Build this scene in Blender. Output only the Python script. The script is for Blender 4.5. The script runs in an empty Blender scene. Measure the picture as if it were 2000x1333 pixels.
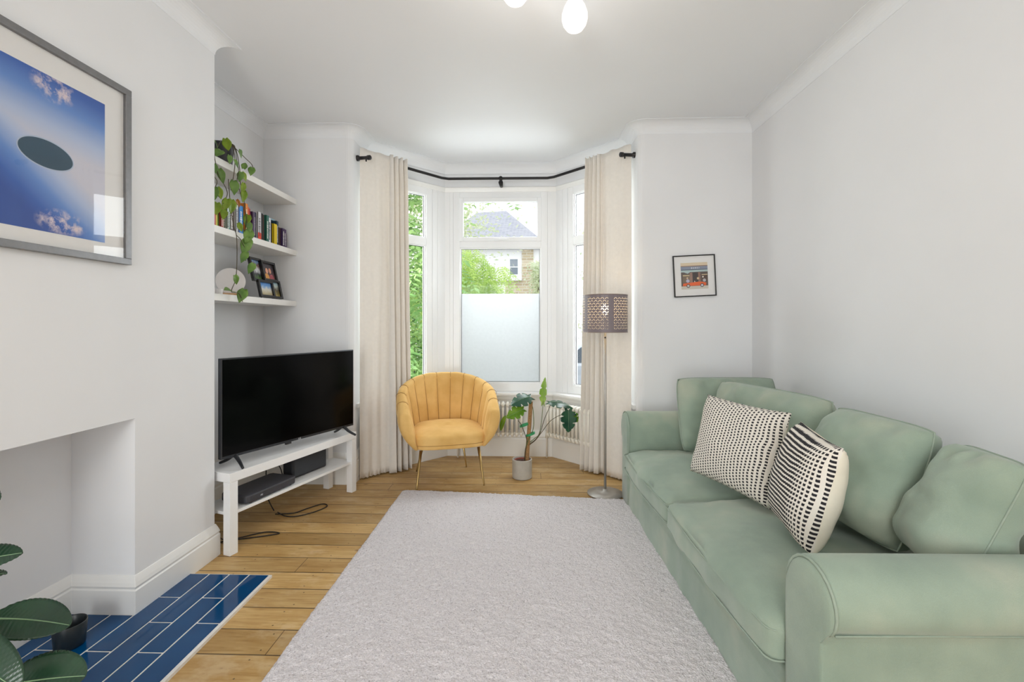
import bpy, bmesh, math, random
from mathutils import Vector, Matrix, Euler, noise
from math import sin, cos, pi, radians as R, sqrt, exp, floor, atan2

random.seed(7)
sc = bpy.context.scene
COL = sc.collection

def S(r, g, b):
    f = lambda c: (c/255/12.92) if c/255 <= .04045 else ((c/255+.055)/1.055)**2.4
    return (f(r), f(g), f(b), 1)

# ------------------------------------------------------------------ camera
CAM_H = 1.27
cd = bpy.data.cameras.new('camera'); cam = bpy.data.objects.new('camera', cd); COL.objects.link(cam)
cd.lens = 16.0; cd.sensor_width = 36.0; cd.shift_y = -0.01725; cd.clip_start = .02; cd.clip_end = 200
cam.location = (0, 0, CAM_H); cam.rotation_euler = (R(90), 0, R(1.804))
sc.camera = cam
sc.view_settings.view_transform = 'Standard'; sc.view_settings.look = 'None'
sc.view_settings.exposure = 0.53; sc.view_settings.gamma = 1.0
sc.view_settings.use_curve_mapping = False
sc.cycles.max_bounces = 10; sc.cycles.diffuse_bounces = 6; sc.cycles.transparent_max_bounces = 16
sc.cycles.use_denoising = True
try: sc.cycles.caustics_reflective = False; sc.cycles.caustics_refractive = False
except Exception: pass

# ------------------------------------------------------------------ world + large lights
wd = bpy.data.worlds.new('overcast_sky'); sc.world = wd; wd.use_nodes = True
bgn = wd.node_tree.nodes['Background']; bgn.inputs[0].default_value = (.96, .98, 1, 1); bgn.inputs[1].default_value = 1.35

def area(name, loc, rot, sx, sy, power, color=(1, 1, 1)):
    l = bpy.data.lights.new(name, 'AREA'); l.shape = 'RECTANGLE'; l.size = sx; l.size_y = sy
    l.energy = power; l.color = color
    o = bpy.data.objects.new(name, l); COL.objects.link(o); o.location = loc; o.rotation_euler = rot
    return o
# daylight arriving at the bay windows (outside the panes)
area('bay_daylight_front', (-.25, 5.1, 2.0), (R(-62), 0, 0), 1.3, 2.0, 50, (.93, .97, 1))
area('bay_daylight_left', (-1.65, 4.65, 2.0), (R(-62), 0, R(45)), .9, 2.0, 32, (.93, .97, 1))
area('bay_daylight_right', (1.15, 4.65, 2.0), (R(-62), 0, R(-45)), .9, 2.0, 32, (.93, .97, 1))
area('rear_fill', (-1.0, -3.35, 1.2), (R(90), 0, 0), 1.5, 2.2, 72, (.96, .98, 1))  # added fill behind the camera, brightens the walls that face it
area('rear_overhead_fill', (-.3, -1.9, 2.7), (0, 0, 0), 1.2, 1.2, 30, (.99, .99, 1))  # unseen overhead fill added for the room, not a fitting of the house

# ------------------------------------------------------------------ materials
class NT:
    """small helper around a material node tree"""
    def __init__(s, name):
        s.m = bpy.data.materials.new(name); s.m.use_nodes = True; s.t = s.m.node_tree
        s.b = s.t.nodes['Principled BSDF']; s.out = s.t.nodes['Material Output']
    def n(s, typ, **kw):
        x = s.t.nodes.new(typ)
        for k, v in kw.items(): setattr(x, k, v)
        return x
    def l(s, a, b): s.t.links.new(a, b)
    def math(s, op, a, b=None, c=None):
        x = s.n('ShaderNodeMath', operation=op)
        for i, v in enumerate((a, b, c)):
            if v is None: continue
            if isinstance(v, (int, float)): x.inputs[i].default_value = v
            else: s.l(v, x.inputs[i])
        return x.outputs[0]
    def coord(s, kind='Object'): return s.n('ShaderNodeTexCoord').outputs[kind]
    def xyz(s, v):
        x = s.n('ShaderNodeSeparateXYZ'); s.l(v, x.inputs[0]); return x.outputs
    def comb(s, a, b, c=0.0):
        x = s.n('ShaderNodeCombineXYZ')
        for i, v in enumerate((a, b, c)):
            if isinstance(v, (int, float)): x.inputs[i].default_value = v
            else: s.l(v, x.inputs[i])
        return x.outputs[0]
    def noise(s, vec, scale=5, detail=4, rough=.5, dist=0):
        x = s.n('ShaderNodeTexNoise'); x.inputs['Scale'].default_value = scale; x.inputs['Detail'].default_value = detail
        x.inputs['Roughness'].default_value = rough; x.inputs['Distortion'].default_value = dist
        if vec is not None: s.l(vec, x.inputs['Vector'])
        return x.outputs['Fac']
    def ramp(s, fac, stops, interp='LINEAR'):
        x = s.n('ShaderNodeValToRGB'); x.color_ramp.interpolation = interp
        e = x.color_ramp.elements
        while len(e) < len(stops): e.new(.5)
        for i, (p, c) in enumerate(stops): e[i].position = p; e[i].color = c if len(c) == 4 else (*c, 1)
        s.l(fac, x.inputs[0]); return x.outputs[0]
    def mix(s, fac, a, b, mode='MIX'):
        x = s.n('ShaderNodeMix', data_type='RGBA', blend_type=mode)
        for i, v in ((0, fac), (6, a), (7, b)):
            if isinstance(v, (int, float)): x.inputs[i].default_value = v
            elif isinstance(v, tuple): x.inputs[i].default_value = v
            else: s.l(v, x.inputs[i])
        return x.outputs[2]
    def bump(s, h, strength=.2, dist=.01):
        x = s.n('ShaderNodeBump'); x.inputs['Strength'].default_value = strength; x.inputs['Distance'].default_value = dist
        s.l(h, x.inputs['Height']); s.l(x.outputs[0], s.b.inputs['Normal'])
    def base(s, c):
        if isinstance(c, tuple): s.b.inputs['Base Color'].default_value = c
        else: s.l(c, s.b.inputs['Base Color'])
    def set(s, **kw):
        for k, v in kw.items(): s.b.inputs[k.replace('_', ' ')].default_value = v

def simple(name, col, rough=.6, metal=0, var=.06, nscale=30, bump=0.0, bscale=80, bdist=.002, spec=.5, sheen=0):
    t = NT(name); co = t.coord()
    f = t.noise(co, nscale, 3)
    d = tuple(max(0, c*(1-var)) for c in col[:3])+(1,); u = tuple(min(1, c*(1+var)) for c in col[:3])+(1,)
    t.base(t.ramp(f, [(.3, d), (.7, u)]))
    t.set(Roughness=rough, Metallic=metal); t.b.inputs['Specular IOR Level'].default_value = spec
    if sheen: t.b.inputs['Sheen Weight'].default_value = sheen
    if bump: t.bump(t.noise(co, bscale, 3), bump, bdist)
    return t.m

M = {}
M['wall'] = simple('wall_paint', S(228, 229, 231), .85, var=.012, nscale=3, bump=.08, bscale=220, bdist=.001, spec=.2)
M['recess'] = simple('recess_paint', S(228, 229, 231), .85, var=.012, nscale=3, bump=.08, bscale=220, bdist=.001, spec=.2)
M['ceil'] = simple('ceiling_paint', S(231, 233, 236), .9, var=.01, nscale=2, spec=.15)
M['gloss'] = simple('gloss_white_paint', S(232, 232, 230), .3, var=.01, nscale=6)
M['upvc'] = simple('white_window_plastic', S(236, 237, 238), .28, var=.006, nscale=6)
M['shelf'] = simple('white_shelf_lacquer', S(235, 233, 229), .4, var=.01)
M['lacquer'] = simple('white_bench_lacquer', S(238, 238, 238), .35, var=.008)
M['rad'] = simple('radiator_enamel', S(238, 235, 226), .35, var=.01)
M['black'] = simple('black_metal', S(32, 30, 32), .4, .3, var=.1)
M['blackpl'] = simple('black_plastic', S(28, 29, 33), .5, var=.1, bump=.1, bscale=600, bdist=.0005)
M['bezel'] = simple('tv_bezel', S(70, 72, 76), .3, .7, var=.05)
M['darkgrey'] = simple('charcoal_box_plastic', S(58, 58, 64), .55, var=.06)
M['frame_grey'] = simple('grey_picture_frame', S(122, 122, 124), .38, .35, var=.06, nscale=60)
M['frame_black'] = simple('black_frame', S(22, 20, 20), .25, var=.1)
M['mat'] = simple('picture_mount', S(232, 231, 230), .9, var=.01)
M['brass'] = simple('brass_leg', S(176, 148, 96), .3, .9, var=.05)
M['steel'] = simple('grey_lamp_metal', S(176, 172, 166), .35, .5, var=.03)
M['leg_rubber'] = simple('rubber', S(20, 20, 20), .8)
M['soil'] = simple('soil', S(74, 44, 34), .95, var=.4, nscale=90, bump=.8, bscale=90, bdist=.01)
M['wood_dark'] = simple('moss_pole_fibre', S(160, 122, 80), .9, var=.35, nscale=160, bump=.9, bscale=180, bdist=.006)
M['stem'] = simple('plant_stem', S(88, 104, 52), .5, var=.15)
M['stem_dark'] = simple('vine_stem', S(78, 68, 42), .6, var=.2)
M['tie'] = simple('green_plant_tie', S(48, 150, 96), .5)
M['wood_light'] = simple('light_wood', S(206, 160, 112), .5, var=.1)
M['candle'] = simple('white_ceramic', S(232, 228, 228), .35, var=.02)
M['cablem'] = simple('black_cable', S(30, 26, 26), .6)

def glass(name, tint=(1, 1, 1, 1), refl=.9):
    t = NT(name); tr = t.n('ShaderNodeBsdfTransparent'); tr.inputs[0].default_value = tint
    gl = t.n('ShaderNodeBsdfGlossy'); gl.inputs['Roughness'].default_value = .01
    lw = t.n('ShaderNodeLayerWeight'); lw.inputs[0].default_value = .5
    k = t.math('ADD', .022, t.math('MULTIPLY', t.math('POWER', lw.outputs['Facing'], 5), .9))
    mx = t.n('ShaderNodeMixShader'); t.l(t.math('MULTIPLY', k, refl), mx.inputs[0])
    t.l(tr.outputs[0], mx.inputs[1]); t.l(gl.outputs[0], mx.inputs[2]); t.l(mx.outputs[0], t.out.inputs[0])
    t.t.nodes.remove(t.b); return t.m
M['glass'] = glass('window_glass', (.99, 1, .995, 1), .3)
M['pglass'] = glass('picture_glass', (1, 1, 1, 1))

def translucent(name, col, fac, bump=None, rough=1):
    t = NT(name); di = t.n('ShaderNodeBsdfDiffuse'); tl = t.n('ShaderNodeBsdfTranslucent')
    mx = t.n('ShaderNodeMixShader'); mx.inputs[0].default_value = fac
    co = t.coord(); f = t.noise(co, 40, 4)
    c = t.ramp(f, [(.3, tuple(x*.96 for x in col[:3])+(1,)), (.7, col)])
    t.l(c, di.inputs[0]); t.l(c, tl.inputs[0])
    if bump:
        b = t.n('ShaderNodeBump'); b.inputs['Strength'].default_value = bump; b.inputs['Distance'].default_value = .002
        t.l(t.noise(co, 300, 2), b.inputs['Height']); t.l(b.outputs[0], di.inputs['Normal'])
    t.l(di.outputs[0], mx.inputs[1]); t.l(tl.outputs[0], mx.inputs[2]); t.l(mx.outputs[0], t.out.inputs[0])
    t.t.nodes.remove(t.b); return t.m
M['curtain'] = translucent('cream_curtain_cotton', S(243, 238, 231), .14, .25)
M['frost'] = translucent('frosted_film', S(195, 196, 197), .8)

def leafmat(name, c1, c2, rough=.35, transl=.25, scale=14):
    t = NT(name); co = t.coord(); f = t.noise(co, scale, 3)
    c = t.ramp(f, [(.3, c1), (.7, c2)])
    t.base(c); t.set(Roughness=rough)
    tl = t.n('ShaderNodeBsdfTranslucent'); t.l(c, tl.inputs[0])
    mx = t.n('ShaderNodeMixShader'); mx.inputs[0].default_value = transl
    t.l(t.b.outputs[0], mx.inputs[1]); t.l(tl.outputs[0], mx.inputs[2]); t.l(mx.outputs[0], t.out.inputs[0])
    return t.m
M['leaf_pothos'] = leafmat('pothos_leaf', S(76, 122, 44), S(140, 176, 88), .3, .25)
M['leaf_pothos_olive'] = leafmat('pothos_leaf_olive', S(118, 150, 30), S(160, 186, 60), .35, .3)
M['leaf_pothos_brown'] = leafmat('pothos_leaf_brown', S(140, 90, 30), S(176, 110, 30), .4, .2)
M['leaf_mon'] = leafmat('monstera_leaf', S(24, 62, 48), S(44, 92, 60), .22, .12)
M['leaf_mon_light'] = leafmat('monstera_leaf_light', S(130, 172, 60), S(176, 204, 110), .35, .35)
M['leaf_mon_green'] = leafmat('monstera_leaf_green', S(84, 140, 30), S(140, 180, 50), .35, .35)
M['leaf_rubber'] = leafmat('rubber_plant_leaf', S(24, 50, 36), S(42, 72, 50), .2, .05, 6)
M['midrib'] = simple('pale_midrib', S(120, 150, 112), .4)
M['tree_leaf'] = leafmat('tree_leaf', S(140, 180, 70), S(206, 226, 130), .5, .35, 3)
M['tree_leaf2'] = leafmat('wisteria_leaf', S(84, 134, 66), S(186, 216, 140), .5, .4, 3)
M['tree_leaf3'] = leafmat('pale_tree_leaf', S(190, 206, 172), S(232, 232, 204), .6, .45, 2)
M['bark'] = simple('bark', S(110, 98, 84), .9, var=.3, nscale=12)

# floor boards: old stripped pine running across the room
def floor_mat():
    t = NT('pine_floorboards'); co = t.coord(); x, y, z = t.xyz(co)
    W = .1435
    v = t.math('DIVIDE', t.math('ADD', y, .012), W)
    idx = t.math('FLOOR', v); fr = t.math('FRACT', v)
    wn = t.n('ShaderNodeTexWhiteNoise', noise_dimensions='1D'); t.l(idx, wn.inputs['W']); rnd = wn.outputs['Value']
    xs = t.math('ADD', x, t.math('MULTIPLY', rnd, 37.0))
    grain = t.noise(t.comb(t.math('MULTIPLY', xs, 1.8), t.math('MULTIPLY', y, 24), 0), 1.7, 9, .66, 1.6)
    blot = t.noise(t.comb(xs, t.math('MULTIPLY', y, 2.0), 0), 2.6, 4, .6)
    c = t.ramp(grain, [(.20, S(138, 106, 60)), (.42, S(194, 160, 106)), (.58, S(210, 180, 128)), (.85, S(226, 204, 160))])
    c = t.mix(t.math('MINIMUM', t.math('MULTIPLY', t.math('MAXIMUM', t.math('SUBTRACT', blot, .45), 0), 2.6), .6), c, S(176, 136, 74), 'MIX')
    worn = t.noise(t.comb(t.math('MULTIPLY', xs, 1.0), t.math('MULTIPLY', y, 1.6), 3), 4.2, 5, .65)
    c = t.mix(t.math('MINIMUM', t.math('MULTIPLY', t.math('MAXIMUM', t.math('SUBTRACT', worn, .54), 0), 4.5), .6), c, S(222, 200, 164), 'MIX')
    smud = t.noise(t.comb(t.math('MULTIPLY', xs, 2.2), t.math('MULTIPLY', y, 9), 8), 3.0, 6, .7)
    c = t.mix(t.math('MINIMUM', t.math('MULTIPLY', t.math('MAXIMUM', t.math('SUBTRACT', smud, .62), 0), 7), .6), c, S(112, 80, 44), 'MIX')
    tone = t.ramp(rnd, [(0, S(214, 206, 190)), (.5, S(238, 232, 222)), (1, S(255, 250, 240))])
    c = t.mix(1.0, c, tone, 'MULTIPLY')
    # knots
    vo = t.n('ShaderNodeTexVoronoi'); vo.inputs['Scale'].default_value = 1.0
    t.l(t.comb(t.math('MULTIPLY', xs, 4.2), t.math('MULTIPLY', y, 8.5), 0), vo.inputs['Vector'])
    kn = t.ramp(vo.outputs['Distance'], [(.05, (1, 1, 1)), (.115, (0, 0, 0))])
    wn2 = t.n('ShaderNodeTexWhiteNoise', noise_dimensions='3D'); t.l(vo.outputs['Position'], wn2.inputs[0])
    kn = t.math('MULTIPLY', kn, t.math('GREATER_THAN', wn2.outputs['Value'], .5))
    c = t.mix(t.math('MULTIPLY', kn, .72), c, S(92, 58, 30))
    # dark gaps and nail heads
    edge = t.math('MINIMUM', fr, t.math('SUBTRACT', 1.0, fr))
    wob = t.noise(t.comb(t.math('MULTIPLY', x, 3), t.math('MULTIPLY', idx, 3.1), 0), 2, 3)
    gap = t.ramp(t.math('DIVIDE', edge, t.math('ADD', .012, t.math('MULTIPLY', wob, .03))), [(.55, (1, 1, 1)), (1.0, (0, 0, 0))])
    c = t.mix(t.math('MULTIPLY', gap, .86), c, S(60, 40, 24))
    jx = t.math('FRACT', t.math('DIVIDE', t.math('ADD', x, t.math('MULTIPLY', rnd, 9)), 2.7))
    jt = t.math('LESS_THAN', jx, .0014)
    c = t.mix(t.math('MULTIPLY', jt, .8), c, S(70, 46, 26))
    nx = t.math('ABSOLUTE', t.math('SUBTRACT', t.math('FRACT', t.math('DIVIDE', t.math('ADD', x, t.math('MULTIPLY', rnd, .05)), .41)), .5))
    ny = t.math('ABSOLUTE', t.math('SUBTRACT', edge, .18))
    nd = t.math('ADD', t.math('POWER', t.math('MULTIPLY', nx, .41), 2), t.math('POWER', t.math('MULTIPLY', ny, W), 2))
    nail = t.math('LESS_THAN', nd, .0035**2)
    c = t.mix(t.math('MULTIPLY', nail, .75), c, S(50, 36, 26))
    t.base(c); t.set(Roughness=.42); t.b.inputs['Specular IOR Level'].default_value = .4
    h = t.math('SUBTRACT', t.math('MULTIPLY', grain, .25), gap)
    t.bump(h, .35, .003); return t.m
M['floor'] = floor_mat()

def tile_mat():
    t = NT('blue_glazed_tile'); co = t.coord(); f = t.noise(co, 3.2, 2)
    t.base(t.ramp(f, [(.3, S(0, 58, 104)), (.7, S(0, 74, 126))])); t.set(Roughness=.07); t.b.inputs['Specular IOR Level'].default_value = .28
    t.bump(t.noise(co, 7, 2), .05, .01); return t.m
M['tile'] = tile_mat()
M['grout'] = simple('white_grout', S(226, 222, 216), .8)

def sofa_mat():
    t = NT('sage_green_linen'); co = t.coord()
    big = t.noise(co, 3.2, 3, .55); fine = t.noise(co, 420, 2)
    c = t.ramp(big, [(.3, S(134, 151, 137)), (.52, S(152, 167, 151)), (.72, S(178, 182, 164))])
    c = t.mix(t.math('MULTIPLY', fine, .3), c, S(116, 134, 120))
    t.base(c); t.set(Roughness=.92); t.b.inputs['Sheen Weight'].default_value = .25; t.b.inputs['Specular IOR Level'].default_value = .15
    t.bump(t.math('ADD', t.math('MULTIPLY', fine, .5), t.math('MULTIPLY', t.noise(co, 14, 3), 3)), .25, .004); return t.m
M['sofa'] = sofa_mat()
M['piping'] = simple('sage_piping', S(146, 160, 146), .9, var=.05)

def velvet():
    t = NT('mustard_velvet'); co = t.coord(); f = t.noise(co, 7, 3)
    t.base(t.ramp(f, [(.3, S(210, 166, 96)), (.7, S(228, 188, 120))])); t.set(Roughness=.75)
    t.b.inputs['Sheen Weight'].default_value = .8; t.b.inputs['Sheen Roughness'].default_value = .35
    t.b.inputs['Sheen Tint'].default_value = S(255, 226, 170); t.b.inputs['Specular IOR Level'].default_value = .2
    t.bump(t.noise(co, 22, 3), .12, .01); return t.m
M['velvet'] = velvet()
M['seam'] = simple('dark_seam', S(158, 116, 62), .9)

def rug_mat():
    t = NT('cream_shag_pile'); co = t.coord()
    a = t.noise(co, 120, 4, .75); b = t.noise(co, 2.2, 3)
    vo = t.n('ShaderNodeTexVoronoi'); vo.inputs['Scale'].default_value = 150; vo.inputs['Randomness'].default_value = 1; t.l(co, vo.inputs['Vector'])
    c = t.ramp(a, [(.30, S(140, 132, 136)), (.43, S(220, 215, 218)), (.7, S(236, 232, 234))])
    c = t.mix(t.math('MULTIPLY', b, .25), c, S(220, 212, 210), 'MIX')
    t.base(c); t.set(Roughness=1); t.b.inputs['Specular IOR Level'].default_value = .05
    t.bump(t.math('ADD', a, t.math('MULTIPLY', vo.outputs['Distance'], -.8)), .55, .012); return t.m
M['rug'] = rug_mat()

def dash_mat(name, nu, nv, duty_u, duty_v, wave=0.0, vary=False):
    t = NT(name); co = t.coord(); x, y, z = t.xyz(co)
    wob = t.noise(co, 9, 2)
    if not vary:
        u = t.math('ADD', t.math('MULTIPLY', x, nu), t.math('MULTIPLY', wob, 1.3)); v = t.math('MULTIPLY', y, nv)
        col = t.math('FLOOR', u)
        v = t.math('ADD', v, t.math('MULTIPLY', col, .5))
        a = t.math('LESS_THAN', t.math('FRACT', u), duty_u); b = t.math('LESS_THAN', t.math('FRACT', v), duty_v)
        k = t.math('MULTIPLY', a, b)
    else:
        u = t.math('MULTIPLY', x, nu); v = t.math('ADD', t.math('MULTIPLY', y, nv), t.math('MULTIPLY', t.math('SINE', t.math('MULTIPLY', u, 6.283)), .06))
        row = t.math('FLOOR', v)
        v = t.math('ADD', v, t.math('MULTIPLY', wob, .9))
        a = t.math('LESS_THAN', t.math('FRACT', v), duty_v)
        d = t.math('MAXIMUM', t.math('SUBTRACT', 1.0, t.math('MULTIPLY', t.math('MAXIMUM', t.math('SUBTRACT', x, .085), 0), 9)), .60)
        b = t.math('LESS_THAN', t.math('FRACT', u), t.math('MINIMUM', d, 1.0))
        k = t.math('MULTIPLY', a, b)
    c = t.mix(k, S(226, 220, 210), S(34, 32, 36))
    t.base(c); t.set(Roughness=.95)
    t.bump(t.math('ADD', k, t.math('MULTIPLY', t.noise(co, 350, 2), .3)), .35, .003); return t.m
M['dash'] = dash_mat('black_dash_weave', 50, 76, .46, .6)
M['dash2'] = dash_mat('black_stripe_weave', 84, 64, .9, .56, vary=True)
M['cream'] = simple('cream_cushion_cotton', S(226, 219, 202), .95, var=.03, bump=.3, bscale=30, bdist=.004)

def sky_print():
    t = NT('sky_photo_print'); co = t.coord(); x, y, z = t.xyz(co)
    # diagonal pale band across a blue sky, two wisps of cloud
    d = t.math('ABSOLUTE', t.math('ADD', t.math('MULTIPLY', t.math('SUBTRACT', z, .0), 1.0), t.math('MULTIPLY', t.math('SUBTRACT', y, .03), .45)))
    d = t.math('ADD', d, t.math('MULTIPLY', t.math('ADD', y, 0.0), -.35))
    c = t.ramp(t.math('MULTIPLY', d, 3.4), [(0, S(206, 206, 220)), (.25, S(176, 192, 224)), (.55, S(96, 138, 206)), (.8, S(44, 92, 176)), (1, S(30, 74, 156))])
    def cloud(cy, cz, ry, rz):
        e = t.math('ADD', t.math('POWER', t.math('DIVIDE', t.math('SUBTRACT', y, cy), ry), 2), t.math('POWER', t.math('DIVIDE', t.math('SUBTRACT', z, cz), rz), 2))
        m = t.math('MAXIMUM', t.math('SUBTRACT', 1, e), 0)
        n = t.noise(co, 22, 6, .65)
        return t.math('MINIMUM', t.math('MULTIPLY', t.math('MULTIPLY', m, t.math('MAXIMUM', t.math('SUBTRACT', n, .47), 0)), 8), 1)
    c = t.mix(cloud(.02, .225, .085, .06), c, S(222, 206, 212)); c = t.mix(cloud(.05, -.25, .10, .05), c, S(222, 206, 212))
    t.base(c); t.set(Roughness=.6); return t.m
M['sky_print'] = sky_print()

def flat(name, col, rough=.7, metal=0):
    key = 'f_'+name
    if key not in M:
        t = NT(name); t.base(col); t.set(Roughness=rough, Metallic=metal); M[key] = t.m
    return M[key]

def brick_mat(name, a, b, mortar, scale=1.0):
    t = NT(name); co = t.coord(); x, y, z = t.xyz(co)
    br = t.n('ShaderNodeTexBrick'); br.inputs['Scale'].default_value = scale
    br.inputs['Brick Width'].default_value = .46; br.inputs['Row Height'].default_value = .16; br.inputs['Mortar Size'].default_value = .02
    br.inputs[1].default_value = a; br.inputs[2].default_value = b; br.inputs[3].default_value = mortar
    t.l(t.comb(t.math('ADD', x, y), z, 0), br.inputs[0]); t.base(br.outputs[0]); t.set(Roughness=.9); return t.m
M['brick'] = brick_mat('london_stock_brick', S(200, 186, 158), S(178, 160, 132), S(206, 200, 186))
M['slate'] = brick_mat('roof_slate', S(166, 166, 176), S(146, 148, 160), S(180, 182, 190), 2.2)
M['render_white'] = simple('white_render', S(236, 236, 236), .9, var=.02)
M['street'] = simple('street_asphalt', S(170, 170, 170), .9, var=.06)

# ------------------------------------------------------------------ mesh helpers
def obj(name, bm, mat, parent=None, smooth=False, loc=None, rot=None, sub=0, bev=0.0, recalc=True):
    if recalc: bmesh.ops.recalc_face_normals(bm, faces=bm.faces)
    me = bpy.data.meshes.new(name); bm.to_mesh(me); bm.free()
    for m in (mat if isinstance(mat, (list, tuple)) else [mat]): me.materials.append(m)
    if smooth:
        for p in me.polygons: p.use_smooth = True
    o = bpy.data.objects.new(name, me); COL.objects.link(o)
    if parent: o.parent = parent
    if loc: o.location = loc
    if rot: o.rotation_euler = rot
    if bev:
        b = o.modifiers.new('bevel', 'BEVEL'); b.width = bev; b.segments = 2; b.limit_method = 'ANGLE'; b.angle_limit = R(40)
    if sub:
        s = o.modifiers.new('sub', 'SUBSURF'); s.levels = sub; s.render_levels = sub
    return o

def tag(o, label=None, cat=None, group=None, kind=None):
    if label: o['label'] = label
    if cat: o['category'] = cat
    if group: o['group'] = group
    if kind: o['kind'] = kind
    return o

def thing(name, label, cat, loc=(0, 0, 0), rz=0.0, group=None):
    o = bpy.data.objects.new(name, None); COL.objects.link(o); o.empty_display_size = .1
    o.location = loc; o.rotation_euler = (0, 0, rz)
    return tag(o, label, cat, group)

def struct(name, bm, mat, parent=None, **kw):
    o = obj(name, bm, mat, parent, **kw)
    if parent is None: o['kind'] = 'structure'
    return o

def BM(): return bmesh.new()

def box(bm, x0, x1, y0, y1, z0, z1, mi=0, M4=None):
    vs = [bm.verts.new((x, y, z)) for x in (x0, x1) for y in (y0, y1) for z in (z0, z1)]
    if M4 is not None:
        for v in vs: v.co = M4 @ v.co
    for f in ((0, 1, 3, 2), (4, 6, 7, 5), (0, 4, 5, 1), (2, 3, 7, 6), (0, 2, 6, 4), (1, 5, 7, 3)):
        fc = bm.faces.new([vs[i] for i in f]); fc.material_index = mi
    return vs

def prism(bm, pts, z0, z1):
    a = [bm.verts.new((x, y, z0)) for x, y in pts]; b = [bm.verts.new((x, y, z1)) for x, y in pts]
    n = len(pts); bm.faces.new(a[::-1]); bm.faces.new(b)
    for i in range(n): bm.faces.new((a[i], a[(i+1) % n], b[(i+1) % n], b[i]))

def sweep(bm, path, prof, caps=True):
    """profile (offset to the right of the path, z) mitred along a flat path"""
    P = [Vector(p) for p in path]; rings = []
    for i, p in enumerate(P):
        ds = []
        if i > 0: ds.append((p-P[i-1]).normalized())
        if i < len(P)-1: ds.append((P[i+1]-p).normalized())
        ns = [Vector((d.y, -d.x)) for d in ds]
        m = ns[0] if len(ns) == 1 else (ns[0]+ns[1])/(1+ns[0].dot(ns[1]))
        rings.append([bm.verts.new((p.x+m.x*o, p.y+m.y*o, z)) for o, z in prof])
    n = len(prof)
    for a, b in zip(rings, rings[1:]):
        for j in range(n): bm.faces.new((a[j], a[(j+1) % n], b[(j+1) % n], b[j]))
    if caps: bm.faces.new(rings[0]); bm.faces.new(rings[-1][::-1])

def frame_at(d, up=Vector((0, 0, 1))):
    d = d.normalized()
    if abs(d.dot(up)) > .98: up = Vector((1, 0, 0))
    s = d.cross(up).normalized(); u = s.cross(d); return s, u

def tube(bm, pts, rad, seg=8, caps=True, mi=0):
    pts = [Vector(p) for p in pts]; n = len(pts)
    rr = rad if isinstance(rad, (list, tuple)) else [rad]*n
    rings = []; s = None
    for i, p in enumerate(pts):
        d = pts[min(i+1, n-1)]-pts[max(i-1, 0)]
        if d.length < 1e-9: d = Vector((0, 0, 1))
        if s is None: s, u = frame_at(d)
        else:
            d.normalize(); s = (s-d*s.dot(d)).normalized(); u = s.cross(d)
        rings.append([bm.verts.new(p+s*cos(2*pi*k/seg)*rr[i]+u*sin(2*pi*k/seg)*rr[i]) for k in range(seg)])
    for a, b in zip(rings, rings[1:]):
        for k in range(seg):
            f = bm.faces.new((a[k], a[(k+1) % seg], b[(k+1) % seg], b[k])); f.material_index = mi
    if caps:
        bm.faces.new(rings[0][::-1]).material_index = mi; bm.faces.new(rings[-1]).material_index = mi

def spline(pts, n=6):
    pts = [Vector(p) for p in pts]; out = []
    for i in range(len(pts)-1):
        p0 = pts[max(i-1, 0)]; p1 = pts[i]; p2 = pts[i+1]; p3 = pts[min(i+2, len(pts)-1)]
        for k in range(n):
            t = k/n
            out.append(.5*((2*p1)+(p2-p0)*t+(2*p0-5*p1+4*p2-p3)*t*t+(-p0+3*p1-3*p2+p3)*t**3))
    out.append(pts[-1]); return out

def lathe(bm, prof, seg=32, c=(0, 0, 0), close=True, mi=0):
    rings = []
    for r, z in prof:
        rings.append([bm.verts.new((c[0]+max(r, 1e-4)*cos(2*pi*k/seg), c[1]+max(r, 1e-4)*sin(2*pi*k/seg), c[2]+z)) for k in range(seg)])
    for a, b in zip(rings, rings[1:]):
        for k in range(seg): bm.faces.new((a[k], a[(k+1) % seg], b[(k+1) % seg], b[k])).material_index = mi
    if close: bm.faces.new(rings[0][::-1]).material_index = mi; bm.faces.new(rings[-1]).material_index = mi

def grid(bm, nu, nv, fn, mi=0, closeu=False):
    g = [[bm.verts.new(fn(i/nu, j/nv)) for j in range(nv+1)] for i in range(nu if closeu else nu+1)]
    m = len(g)
    for i in range(nu):
        for j in range(nv):
            f = bm.faces.new((g[i][j], g[(i+1) % m][j], g[(i+1) % m][j+1], g[i][j+1])); f.material_index = mi
    return g

def nz(p, s): return noise.noise(Vector(p)*s)

# where a point of the picture lies on a known wall, shelf edge or floor plane of the room
_F = 16/36*2000; _c, _s = cos(R(1.804)), sin(R(1.804))
def _ray(px, py):
    x = (px-1000)/_F; return (x*_c-_s, x*_s+_c, -(py-632)/_F)
def at_x(px, py, x):
    r = _ray(px, py); t = x/r[0]; return Vector((x, r[1]*t, CAM_H+r[2]*t))
def at_y(px, py, y):
    r = _ray(px, py); t = y/r[1]; return Vector((r[0]*t, y, CAM_H+r[2]*t))
def at_z(px, py, z):
    r = _ray(px, py); t = (z-CAM_H)/r[2]; return Vector((r[0]*t, r[1]*t, z))

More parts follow.
